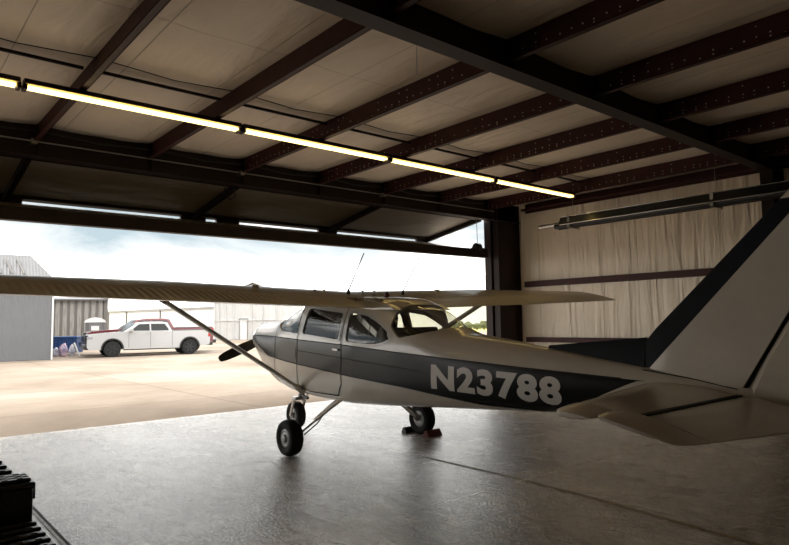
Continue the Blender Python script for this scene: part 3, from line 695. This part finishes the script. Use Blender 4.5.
for c, a0, a1 in rows:
    a0 = a0 or hinge_a(c)+.006; t = .034 if c < 2.5 else .022
    cc = lambda a: c - (.10*(a-a0) if c < 1.4 else 0)
    rings.append([P(a0, .0, cc(a0)), P(a0+.05, t, cc(a0)), P((a0+a1)/2, t*.6, cc((a0+a1)/2)), P(a1, .004, cc(a1)), P(a1, -.004, cc(a1)), P((a0+a1)/2, -t*.6, cc((a0+a1)/2)), P(a0+.05, -t, cc(a0))])
vs = [v for r in rings for v in r]; m.add(vs, [(i*7+k, i*7+(k+1)%7, (i+1)*7+(k+1)%7, (i+1)*7+k) for i in range(len(rows)-1) for k in range(7)] + [tuple(range(7)), tuple((len(rows)-1)*7+k for k in range(7))])
m.build('rudder', RUDM, plane, smooth=35)
MB().bar(P(hinge_a(1.28)+.001, 0, 1.28), P(hinge_a(2.85)+.001, 0, 2.85), .030, .034, up=(0,1,0)).build('rudder_hinge', SEAM, plane)
ribbon(MB(), [(6.55,1.365),(6.95,1.33),(7.28,1.285)], .008, .003, 1).build('fin_seam', SEAM, plane)
# cabin fittings
def seat(b, a, w, h=.62, mt=SEAT):
    o = MB().box(AM-a-.02, AM-a+.46, b-w/2, b+w/2, .92, 1.05).build('seat', mt, plane, bevel=.04)
    m = MB(); prof = [(0,0),(.1,0),(.03,h),(-.03,h+.02),(-.08,h)]
    m.prism([(AM-a+x, 1.02+z) for x, z in prof], 'y', b-w/2, b+w/2); m.build('seat_back', mt, o, bevel=.05)
    return o
seat(.25, 2.62, .46, .68); seat(-.25, 2.62, .46, .68); seat(0, 3.45, .90, .55)
SHD = mat('grey folded sun shade', (.13,.125,.115), .9, noise=.3, nscale=14); wave_bump(SHD, 9, 'Y', .6, .01)
MB().add([P(a, b, c) for b in (-.42, .42) for a, c in ((1.30,1.50),(1.74,1.80),(1.76,1.79),(1.32,1.49))], [(0,1,5,4),(1,2,6,5),(2,3,7,6),(3,0,4,7),(0,3,2,1),(4,5,6,7)]).build('sun_shade', SHD, plane)
MB().box(AM-1.46, AM-1.22, -.46, .46, 1.12, 1.50).build('instrument_panel', BLACK, plane, bevel=.03)
for s in (1, -1): MB().tube([P(1.46, s*.24, 1.30), P(1.62, s*.24, 1.30)], .014, 8).tube([P(1.63, s*.24+.13*math.cos(t/12*PI), 1.30+.10*math.sin(t/12*PI)-.04) for t in range(-1, 14)], .012, 8).build('control_yoke', BLACK, plane)
# folded pale sunshade behind the rear side window
m = MB(); pts = [(2.95,1.72),(3.05,1.66),(3.22,1.57),(3.36,1.50)]
for (a0, c0), (a1, c1) in zip(pts, pts[1:]): m.bar(P(a0, .40, c0), P(a1, .41, c1), .02, .07)
m.build('rear_sunshade', TRIM, plane)
# landing gear
def wheel(par, ctr, R, W, hubm):
    t = MB().lathe([(-W*.34,R*.50),(-W*.46,R*.62),(-W*.5,R*.78),(-W*.42,R*.91),(-W*.25,R*.98),(0,R),(W*.25,R*.98),(W*.42,R*.91),(W*.5,R*.78),(W*.46,R*.62),(W*.34,R*.50)], ctr, 'y', 40).build('wheel', RUBBER, par, smooth=50)
    MB().lathe([(-W*.40,R*.2),(-W*.41,R*.42),(-W*.36,R*.50),(W*.36,R*.50),(W*.41,R*.42),(W*.36,R*.36),(W*.38,R*.22),(W*.52,R*.20),(W*.54,R*.10)] if ctr.y >= 0 else [(-W*.54,R*.10),(-W*.52,R*.20),(-W*.38,R*.22),(-W*.36,R*.36),(-W*.41,R*.42),(-W*.36,R*.50),(W*.36,R*.50),(W*.41,R*.42),(W*.40,R*.2)], ctr, 'y', 28).build('hub', hubm, t, smooth=35)
    return t
for s in (1, -1):
    ctr = P(2.5175, s*1.08, .220); wheel(plane, ctr, .220, .18, GREYW)
    m = MB(); prev = None; pts = [(2.62,.40,.65,.19),(2.60,.56,.545,.15),(2.575,.76,.405,.12),(2.54,.95,.27,.095),(2.53,.98,.225,.09)]
    for q0, q1 in zip(pts, pts[1:]):
        m.bar(P(q0[0], s*q0[1], q0[2]), P(q1[0], s*q1[1], q1[2]), q0[3], .026, w2=q1[3], up=(0, -s*.5, .85))
    leg = m.build('gear_leg', CREAM, plane, bevel=.006)
    MB().tube([P(2.5175, s*.95, .216), P(2.5175, s*1.14, .216)], .022, 10).build('axle', ALU, leg)
    MB().tube([P(2.60, s*.60, .52), P(2.66, s*.78, .38), P(2.60, s*.93, .25)], .008, 6).build('brake_line', BLACK, leg)
n0 = P(.82, 0, -.078+.208)
wheel(plane, n0, .208, .15, GREYW)
g = MB().tube([P(1.05, 0, .75), P(.94, 0, .42)], [.05,.04], 14); g = g.build('nose_strut', ALU, plane, smooth=50)
for s in (1, -1): MB().bar(P(.93, s*.10, .42), n0+Vector((0, s*.10, 0)), .05, .018, up=(0,1,0)).build('fork', CREAM, g, bevel=.004)
MB().box(AM-.99, AM-.88, -.115, .115, .38, .43).build('fork_crown', ALU, g, bevel=.01)
MB().bar(P(1.04,0,.60), P(1.16,0,.48), .05,.015, up=(0,1,0)).bar(P(1.16,0,.48), P(.99,0,.38), .05,.015, up=(0,1,0)).build('torque_link', ALU, g)
MB().tube([n0+Vector((0,-.11,0)), n0+Vector((0,.11,0))], .014, 8).build('axle', ALU, g)
MB().tube([P(1.3,.18,.62), P(1.33,.18,.5), P(1.45,.18,.48)], .022, 10).build('exhaust', BLACK, plane)
# wheel chocks at the far main wheel
CH = mat('dark red chock paint', (.16,.025,.02), .6, noise=.4, nscale=20)
tp = Matrix.Rotation(1.552837, 4, 'Z'); tp.translation = Vector((5.110883, 6.772301, 0))
for (x, col, lab) in ((.225, BLACK, 'black wheel chock lying ahead of the far main wheel'), (-.225, CH, 'dark red wheel chock lying behind the far main wheel')):
    s = 1 if x > 0 else -1
    c0 = tp @ Vector((x, -1.08, 0))
    m = MB().prism([(-.065,0),(.065,0),(.02,.085),(-.02,.085)], 'y', -.15, .15)
    o = m.build('wheel_chock', col, None, bevel=.008, loc=c0, rot=(0, 0, 1.552837+(.15 if s < 0 else 0))); tag(o, lab, 'wheel chock')

# ================================================================= BLACK CRATES at the left foreground
def crate(name, x0, x1, y0, y1, h, label, ribs):
    o = empty(name, ((x0+x1)/2, (y0+y1)/2, 0)); w, d = (x1-x0)/2, (y1-y0)/2
    MB().box(-w, w, -d, d, 0, h-.07).build('body', BLACK, o, bevel=.015)
    m = MB().box(-w-.012, w+.012, -d-.012, d+.012, h-.075, h-.03); n = ribs
    for k in range(n):
        y = -d+.05+(2*d-.1)*k/(n-1); m.box(-w+.02, w-.01, y-.028, y+.028, h-.03, h-.002)
    m.build('lid', BLACK, o, bevel=.012)
    m = MB()
    for k in range(n):
        y = -d+.05+(2*d-.1)*k/(n-1)
        for j in range(9): m.box(-w+.08+j*(2*w-.16)/8-.02, -w+.08+j*(2*w-.16)/8+.02, y-.012, y+.012, h-.003, h+.004)
    tag(m.build('grip_pattern', BLACK, o, bevel=.003), kind='stuff')
    for sx in (-.3, .3): MB().box(w, w+.02, sx*d-.05, sx*d+.05, h-.16, h-.05).build('latch', STEELD, o, bevel=.004)
    return tag(o, label, 'crate', 'black ribbed crates in the foreground')
crate('storage_crate', .05, .95, 5.52, 7.0, .50, 'black ribbed crate farthest back in the dark row at lower left', 7)
crate('storage_crate', .05, .985, 5.22, 5.48, .53, 'narrow black crate standing upright between the two ribbed ones at lower left', 3)
crate('storage_crate', .0, 1.0, 3.6, 5.17, .25, 'low black ribbed crate nearest the camera at the lower left corner', 11)

# ================================================================= OUTSIDE
struct(MB().box(-120, 260, YD, 62, -.3, -.012).box(-120, 46, 62, 110, -.3, -.012).build('apron', APRON))
struct(MB().add([(46,62,-.014),(400,62,-.014),(400,400,-.014),(46,400,-.014)], [(0,1,2,3)]).add([(-200,110,-.016),(46,110,-.016),(46,400,-.016),(-200,400,-.016)], [(0,1,2,3)]).build('grass_field', GRASS))
CORG = corr('grey corrugated sheet metal', (.19,.195,.203), 5, 'X', .55, .2); ROOFG = corr('weathered roof sheet', (.13,.13,.134), 2.2, 'X', .5, .2, noise=.3)
WCOR = corr('white painted ribbed siding', (.50,.50,.49), 1.1, 'X', .5, 0, .06, .6, .03); WROOF = mat('white sheet roof', (.40,.40,.395), .5, noise=.12, nscale=.3)
WHT = mat('white door paint', (.6,.6,.59), .5); DK = mat('dark opening trim', (.12,.11,.10), .6)
# grey shed, front wall in a local frame: x along the front to the right, y away
def frame(p, q):
    d = (q-p); d.z = 0; ang = math.atan2(d.y, d.x); return p, ang, d.length
pR = gnd(52, 359.5); dd = Vector((ray(52, 340).x, ray(52, 340).y, 0)).normalized(); dd.rotate(Matrix.Rotation(math.radians(4), 3, 'Z')); ln = 9.0; pL = pR + Vector((-dd.y, dd.x, 0))*ln
p, ang, ln = frame(pL, pR)
sh = empty('metal_shed', (pL.x, pL.y, 0), (0, 0, ang))
MB().box(0, ln, 0, 10, 0, 3.95).build('wall', CORG, sh)
m = MB(); hp = 2.6; zr = 5.45
m.add([(-.3,-.25,3.88),(ln+.15,-.25,3.88),(ln+.15,10.2,3.88),(-.3,10.2,3.88),(1.5,hp,zr),(ln-.95,hp,zr)], [(0,1,5,4),(1,2,5),(2,3,4,5),(3,0,4),(0,3,2,1)])
m.build('roof', ROOFG, sh)
MB().box(ln-.06, ln+.02, -.02, .08, 0, 3.95).build('corner_trim', mat('pale trim', (.6,.6,.6), .5), sh)
m = MB()
for k in range(4): m.bar((ln-2.8+k*.5, .35, 4.30), (ln-3.1+k*.5, 2.0, 5.20), .05, .05)
m.build('roof_batten', DK, sh)
tag(sh, 'grey corrugated metal shed with sloping sheet roof at the far left outside', 'shed')
# board sided building behind the bins
a1 = at(104, 345, 47); a1.z = 0; dd = Vector((ray(104, 340).x, ray(104, 340).y, 0)).normalized(); dd.rotate(Matrix.Rotation(math.radians(5), 3, 'Z')); a0 = a1 + Vector((-dd.y, dd.x, 0))*5.2
p, ang, ln = frame(a0, a1); bb = empty('board_building', (a0.x, a0.y, 0), (0, 0, ang))
BRD = mat('weathered grey boards', (.30,.285,.265), .85, noise=.45, nscale=2.5, stretch=(3,1,.4))
m = MB().box(0, ln, .06, 6, 0, 3.6, 1); n = 11
for k in range(n):
    x = ln*(k+.1)/n; m.box(x, x+ln/n*.58, 0, .06, 0, 3.6, 0)
m.build('wall', [BRD, mat('dark gap behind boards', (.15,.14,.13), .9)], bb)
MB().box(ln-.05, ln+.22, -.05, .2, 0, 3.7).build('corner_post', DK, bb)
MB().add([(-.2,-.3,3.55),(ln+.25,-.3,3.55),(ln+.25,6.2,3.95),(-.2,6.2,3.95),(-.2,-.3,3.65),(ln+.25,-.3,3.65),(ln+.25,6.2,4.05),(-.2,6.2,4.05)], [(0,1,2,3),(4,5,6,7),(0,1,5,4),(2,3,7,6),(0,3,7,4),(1,2,6,5)]).build('roof', ROOFG, bb)
tag(bb, 'weathered building of upright grey boards behind the blue bin', 'building')
# white hangars
def hangar(p0, p1, depth, eave, ridge, label, ridge_axis='x', feats=()):
    p0 = p0.copy(); p1 = p1.copy(); p0.z = p1.z = 0; p, ang, ln = frame(p0, p1); o = empty('white_hangar', (p0.x, p0.y, 0), (0, 0, ang))
    if ridge_axis == 'x':
        m = MB().prism([(0,0),(depth,0),(depth,eave),(depth/2,ridge-.1),(0,eave)], 'x', 0, ln); m.build('wall', WCOR, o)
        m = MB().prism([(-.3,eave-.08),(depth/2,ridge),(depth+.3,eave-.08),(depth+.3,eave+.05),(depth/2,ridge+.13),(-.3,eave+.05)], 'x', -.3, ln+.3)
    else:
        m = MB().prism([(0,0),(ln,0),(ln,eave),(ln/2,ridge-.1),(0,eave)], 'y', 0, depth); m.build('wall', WCOR, o)
        m = MB().prism([(-.3,eave-.08),(ln/2,ridge),(ln+.3,eave-.08),(ln+.3,eave+.05),(ln/2,ridge+.13),(-.3,eave+.05)], 'y', -.3, depth)
    m.build('roof', WROOF, o)
    for nm, x0, x1, z0, z1 in feats:
        if nm == 'door':
            d = MB().box(x0, x1, -.05, .02, z0, z1).build('door', WHT, o)
            MB().box(x0-.1, x0, -.09, .02, z0, z1+.1).box(x1, x1+.1, -.09, .02, z0, z1+.1).box(x0-.1, x1+.1, -.09, .02, z1, z1+.12).build('door_frame', mat('grey frame', (.22,.22,.22), .6), d)
        else: MB().box(x0, x1, -.10, .02, z0, z1).build(nm, DK if nm == 'post' else mat('pale grey rail', (.5,.5,.5), .5), o)
    return tag(o, label, 'hangar')
w1l, w1r = at(98, 330, 104), at(220, 330, 84)
L1 = (Vector((w1r.x-w1l.x, w1r.y-w1l.y, 0))).length
hangar(w1l, w1r, 9, 4.05, 5.0, 'long low white hangar with door posts beyond the parked pickups', 'x', [('post', L1*k, L1*k+.22, 0, 4.0) for k in (.10, .27, .56)] + [('rail', 0, L1, 3.8, 3.92)])
w2l, w2r = at(214, 330, 66), at(292, 330, 66)
L2 = (w2r-w2l).length
hangar(w2l, w2r, 8, 4.1, 5.95, 'white gabled hangar with a framed walk-in door ahead of the propeller', 'y', [('door', L2*.335, L2*.335+.72, 0, 2.1), ('rail', 0, L2, 1.98, 2.04), ('rail', .0, .1, 0, 4), ('rail', .5, .58, 0, 4)] + [('rail', L2*k, L2*k+.05, 0, 3.9) for k in (.15,.25,.48,.62,.8)])
w3l, w3r = at(325, 330, 128), at(700, 330, 128)
hangar(w3l, w3r, 20, 5.0, 6.3, 'distant long white hangar at the edge of the grass beside the door post', 'x', [('post', 40+k*6, 40.15+k*6, 0, 1.6) for k in range(6)])
# portable toilet
tb = at(95, 330, 44.5); to = empty('portable_toilet', (tb.x, tb.y, 0), (0, 0, -.25))
TG = mat('grey toilet cabin plastic', (.10,.10,.105), .6); 
MB().box(-.62, .62, -.6, .6, .1, 1.95).build('cabin', TG, to, bevel=.03)
MB().prism([(-.70,1.9),(.70,1.9),(.62,2.06),(.35,2.2),(0,2.26),(-.35,2.2),(-.62,2.06)], 'y', -.66, .66).build('roof', WHT, to)
d = MB().box(-.40, .40, -.64, -.60, .15, 1.85).build('door', mat('mid grey door', (.13,.13,.135), .6), to)
MB().box(-.25, .25, -.655, -.64, 1.35, 1.65).build('notice', WHT, d); MB().box(-.6, .6, -.6, .6, 0, .1).build('base', BLACK, to)
tag(to, 'grey portable toilet with arched white roof behind the pickups', 'toilet')
# bins
BLU = mat('faded blue plastic', (.035,.085,.24), .5, noise=.3, nscale=3)
p = gnd(63, 355.5); bn = empty('blue_bin', (at(67, 345, 36.8).x, at(67, 345, 36.8).y, 0), (0, 0, -.70))
MB().box(-.75, .75, -.4, .4, .12, 1.0).build('body', BLU, bn, bevel=.03); MB().box(-.8, .8, -.45, .45, .95, 1.07).build('rim', BLU, bn, bevel=.02)
m = MB()
for k in range(7): m.box(-.72+k*.23, -.67+k*.23, -.44, -.40, .15, .95)
m.build('rib', BLU, bn); tag(bn, 'wide blue plastic bin standing behind bagged rubbish beside the grey shed', 'bin')
BAG = mat('crumpled clear and white plastic', (.62,.60,.62), .35, col2=(.25,.26,.36), nscale=4, bump=1, bscale=5)
PNK = mat('pinkish crumpled sheet', (.55,.36,.36), .5, col2=(.2,.2,.34), nscale=3, bump=1, bscale=4)
def lump(name, loc, sx, sy, sz, mt, label, cat, seed):
    bm = bmesh.new(); bmesh.ops.create_icosphere(bm, subdivisions=4, radius=1); rnd = random.Random(seed); ph = [rnd.uniform(0, 6) for _ in range(6)]
    for v in bm.verts:
        c = v.co; k = 1+.10*math.sin(c.x*5+ph[0])+.09*math.sin(c.y*6+ph[1])+.08*math.sin(c.z*7+ph[2])+.05*math.sin(c.x*13+c.y*11+ph[3])
        v.co = Vector((c.x*sx*k, c.y*sy*k, max(-.85, c.z*k)*sz+.85*sz))
    me = bpy.data.meshes.new(name); bm.to_mesh(me); bm.free(); me.materials.append(mt); me.polygons.foreach_set('use_smooth', [True]*len(me.polygons))
    o = bpy.data.objects.new(name, me); C.objects.link(o); o.location = loc; return tag(o, label, cat)
for (px, t, sx, sz, mt, lab, sd) in ((55.8, 34.6, .15, .28, BAG, 'crumpled pale bag leaning at the left end of the blue bin', 1), (63.6, 34.6, .21, .38, PNK, 'pinkish crumpled bundle in front of the blue bin', 2), (71.8, 34.8, .16, .33, BAG, 'crumpled white bag at the end of the blue bin nearest the pickup', 3)):
    q = at(px, 352, t); lump('rubbish_bag', (q.x, q.y, -.012), sx, sx*.8, sz, mt, lab, 'bag', sd)
q0, q1 = at(74, 345, 33.9), at(79.5, 353, 33.9); q0.z = .75; q1.z = .04
tag(MB().tube([q0, q1], .05, 10).build('plastic_pipe', WHT), 'white pipe leaning down from the bags towards the pickup', 'pipe')

# pickups
def make_pickup(name, paint, label):
    o = empty(name); R_ = .455; wb = 4.28; hw = 1.0
    def arch(cx, r=.56, n=10): return [(cx+r*math.cos(PI*k/n), .46+r*math.sin(PI*k/n)) for k in range(n+1)]   # from front to rear over the top
    low = [(5.50,.42),(5.60,.6),(5.58,1.0),(5.50,1.20),(5.30,1.30),(4.3,1.38),(3.62,1.42),(.95,1.42),(.92,1.42),(-1.18,1.42),(-1.22,1.3),(-1.20,.62),(-1.15,.55)]
    poly = low + [(-.56,.50)] + arch(0)[::-1] + [(.56,.42),(wb-.56,.42)] + arch(wb)[::-1] + [(wb+.57,.42)]
    MB().prism(poly, 'y', -hw, hw).build('body', paint, o, bevel=.05)
    m = MB(); wl, wh = hw-.04, hw-.22
    base = [(3.72,1.40),(.98,1.40)]; top = [(2.98,1.93),(2.5,1.97),(1.6,1.97),(1.30,1.92)]
    pts = [(3.72,1.40,wl),(2.98,1.90,wh),(2.5,1.97,wh-.05),(1.6,1.97,wh-.05),(1.26,1.92,wh),(1.0,1.40,wl)]
    vs = [(x, w_, z) for x, z, w_ in pts] + [(x, -w_, z) for x, z, w_ in pts]; n = 6
    m.add(vs, [tuple(range(6)), tuple(range(6, 12))] + [(i, (i+1) % n, n+(i+1) % n, n+i) for i in range(n)])
    cab = m.build('cab', paint, o, bevel=.03)
    GL = mat('dark tinted vehicle glass', (.012,.013,.014), .12, 0, .3)
    def yat(z): return wl + (wh-wl)*(z-1.40)/.5 + .006
    for s in (1, -1):
        for q in ([(3.35,1.46),(3.0,1.72),(2.86,1.83),(2.28,1.85),(2.28,1.45)], [(2.20,1.45),(2.20,1.85),(1.42,1.84),(1.20,1.50),(1.26,1.45)]):
            mm = MB(); mm.add([(x, s*yat(z), z) for x, z in q] + [(x, s*(yat(z)-.02), z) for x, z in q], [tuple(range(len(q))), tuple(range(len(q), 2*len(q)))]); mm.build('window', GL, cab)
        MB().box(3.22, 3.42, s*1.0, s*1.24, 1.42, 1.62).build('mirror', paint, cab, bevel=.03)
        MB().box(2.30, 2.50, s*.985, s*1.02, 1.28, 1.32).build('door_handle', paint, o); MB().box(1.22, 1.42, s*.985, s*1.02, 1.28, 1.32).build('door_handle', paint, o)
        mm = MB()
        for x in (3.42, 2.24, 1.02): mm.box(x-.008, x+.008, s*1.0-.002, s*1.0+.003, .5, 1.41)
        mm.build('door_gap', SEAM, o)
        for cx in (0, wb):
            fl = MB(); a_ = arch(cx, .60, 14); b_ = arch(cx, .52, 14)
            for k in range(14):
                p0, p1, p2, p3 = a_[k], a_[k+1], b_[k+1], b_[k]
                fl.add([(x, s*(1.0+d_), z) for d_ in (-.05,.035) for x, z in (p0, p1, p2, p3)], [(0,1,2,3),(4,5,6,7),(0,1,5,4),(1,2,6,5),(2,3,7,6),(3,0,4,7)])
            fl.build('wheel_arch', BLACK, o)
            t = MB().lathe([(-.13,.27),(-.135,.40),(-.09,.45),(.09,.45),(.135,.40),(.13,.27)], (cx, s*.88, .443), 'y', 28).build('wheel', RUBBER, o, smooth=40)
            rm = MB().lathe([(-.04,.05),(-.04,.28),(.04,.28),(.04,.05)], (cx, s*.93, .443), 'y', 24)
            for k in range(6):
                an = PI/3*k; rm.bar((cx+.05*math.cos(an), s*1.0, .443+.05*math.sin(an)), (cx+.27*math.cos(an), s*1.0, .443+.27*math.sin(an)), .06, .05, up=(0,1,0))
            rm.build('rim', mat('dark alloy', (.05,.05,.055), .35, .7), t)
        MB().box(5.30, 5.59, s*.62, s*1.005, 1.02, 1.17).build('headlight', mat('headlight glass', (.25,.25,.27), .1), o, bevel=.02)
        MB().box(-1.24, -1.10, s*.88, s*1.012, 1.02, 1.36).build('tail_light', mat('red lamp plastic', (.35,.01,.01), .25), o, bevel=.015)
    MB().add([(3.70,-.9,1.425),(3.70,.9,1.425),(3.03,.74,1.89),(3.03,-.74,1.89)], [(0,1,2,3)]).add([(3.72,-.9,1.425),(3.72,.9,1.425),(3.05,.74,1.89),(3.05,-.74,1.89)], [(0,1,2,3)]).build('windshield', GL, cab)
    MB().box(5.50, 5.645, -.62, .62, .72, 1.24).build('grille', BLACK, o, bevel=.02); MB().box(5.45, 5.72, -.98, .98, .45, .74).build('front_bumper', BLACK, o, bevel=.05)
    MB().box(-1.40, -1.18, -.95, .95, .50, .70).build('rear_bumper', BLACK, o, bevel=.03); MB().box(.6, 3.7, -.98, -.88, .36, .42).box(.6, 3.7, .88, .98, .36, .42).build('side_step', BLACK, o)
    MB().box(-1.16, .92, -.86, .86, 1.40, 1.455).build('bed_cover', BLACK, o, bevel=.01)
    return tag(o, label, 'pickup truck')
WP = mat('white car paint', (.38,.38,.38), .25, 0, .5, coat=.5); MP = mat('maroon car paint', (.12,.018,.022), .25, 0, .5, coat=.5)
fw, rw = gnd(112.5, 357.0), gnd(190, 353.9); d = (fw-rw); ang = math.atan2(d.y, d.x)
away = Vector((math.sin(ang), -math.cos(ang), 0))
if away.dot(f2) < 0: away = -away
t1 = make_pickup('pickup_truck', WP, 'white four-door pickup truck parked outside on the sunlit apron'); c1 = rw + away*1.0; t1.location = (c1.x, c1.y, -.012); t1.rotation_euler.z = ang; t1.scale = (d.length/4.28,)*3
t2 = make_pickup('pickup_truck', MP, 'dark maroon pickup truck mostly hidden behind the white one'); c2 = rw + away*3.7 + d.normalized()*-.8; t2.location = (c2.x, c2.y, -.012); t2.rotation_euler.z = ang; t2.scale = (1.04,)*3
# distant trees
LEAFG = mat('tree foliage', (.10,.11,.045), .95, noise=.5, nscale=.4)
TRUNK = mat('tree trunk', (.10,.07,.05), .9)
for i, (px, sx, sz) in enumerate(((452, 4, 1.6), (460, 3.2, 2.0), (468, 4.5, 1.8), (477, 3.0, 1.5), (484, 4.2, 2.0))):
    q = at(px, 326, 100+i*1.5); o = empty('tree', (q.x, q.y, 0))
    l_ = lump('foliage', (0, 0, .2), .5+sx*.05, .5+sx*.05, sz*.36, LEAFG, None, None, 20+i); l_.parent = o
    MB().tube([(0,0,-.02),(0,0,.8)], .12, 8).build('trunk', TRUNK, o)
    tag(o, ['small round tree leftmost of the five beyond the grass', 'taller tree second from the left beyond the grass', 'broad tree at the middle of the five beyond the grass', 'lowest tree beyond the grass, second from the door post', 'tree beyond the grass nearest the door post'][i], 'tree', 'distant trees beyond the grass')

# ================================================================= SKY, SUN, VIEW
W = bpy.data.worlds.new('sky'); bpy.context.scene.world = W; W.use_nodes = True; N = W.node_tree.nodes; L = W.node_tree.links
bg = N['Background']; tc = N.new('ShaderNodeTexCoord'); mp = N.new('ShaderNodeMapping'); mp.inputs['Scale'].default_value = (1, 1, 3.2)
n = N.new('ShaderNodeTexNoise'); n.inputs['Scale'].default_value = 3.1; n.inputs['Detail'].default_value = 9; n.inputs['Roughness'].default_value = .58; n.inputs['Distortion'].default_value = .4
L.new(tc.outputs['Generated'], mp.inputs[0]); L.new(mp.outputs[0], n.inputs['Vector'])
sx = N.new('ShaderNodeSeparateXYZ'); L.new(tc.outputs['Generated'], sx.inputs[0])
# cloud cover thickens toward the horizon
mr = N.new('ShaderNodeValToRGB'); ee = mr.color_ramp.elements; ee[0].position = 0; ee[0].color = (.45,)*3+(1,); ee[1].position = .6; ee[1].color = (.42,)*3+(1,)
x_ = ee.new(.09); x_.color = (.24,)*3+(1,); x_ = ee.new(.13); x_.color = (.03,)*3+(1,); x_ = ee.new(.19); x_.color = (.0,)*3+(1,); x_ = ee.new(.3); x_.color = (.20,)*3+(1,)
L.new(sx.outputs['Z'], mr.inputs[0])
ad = N.new('ShaderNodeMath'); ad.operation = 'ADD'; L.new(n.outputs['Fac'], ad.inputs[0]); L.new(mr.outputs[0], ad.inputs[1])
r = N.new('ShaderNodeValToRGB'); e = r.color_ramp.elements; e[0].position = .46; e[0].color = (.145,.18,.197,1); e[1].position = .72; xx = e.new(.60); xx.color = (.25,.262,.266,1); e[2].color = (1,.985,.96,1)
L.new(ad.outputs[0], r.inputs[0]); L.new(r.outputs[0], bg.inputs[0]); bg.inputs[1].default_value = 1.55
sun = bpy.data.lights.new('sun', 'SUN'); sun.energy = 1.7; sun.angle = math.radians(1.0); sun.color = (1, .93, .82)
so = bpy.data.objects.new('sun', sun); C.objects.link(so); sd = Vector((-.95, .62, 1)).normalized(); so.rotation_euler = sd.to_track_quat('Z', 'Y').to_euler()
vs_ = bpy.context.scene.view_settings; vs_.view_transform = 'Standard'; vs_.look = 'None'; vs_.gamma = 1; vs_.use_curve_mapping = False; vs_.exposure = 1.38
bpy.context.scene.cycles.diffuse_bounces = 8; bpy.context.scene.cycles.max_bounces = 14; bpy.context.scene.cycles.transparent_max_bounces = 16
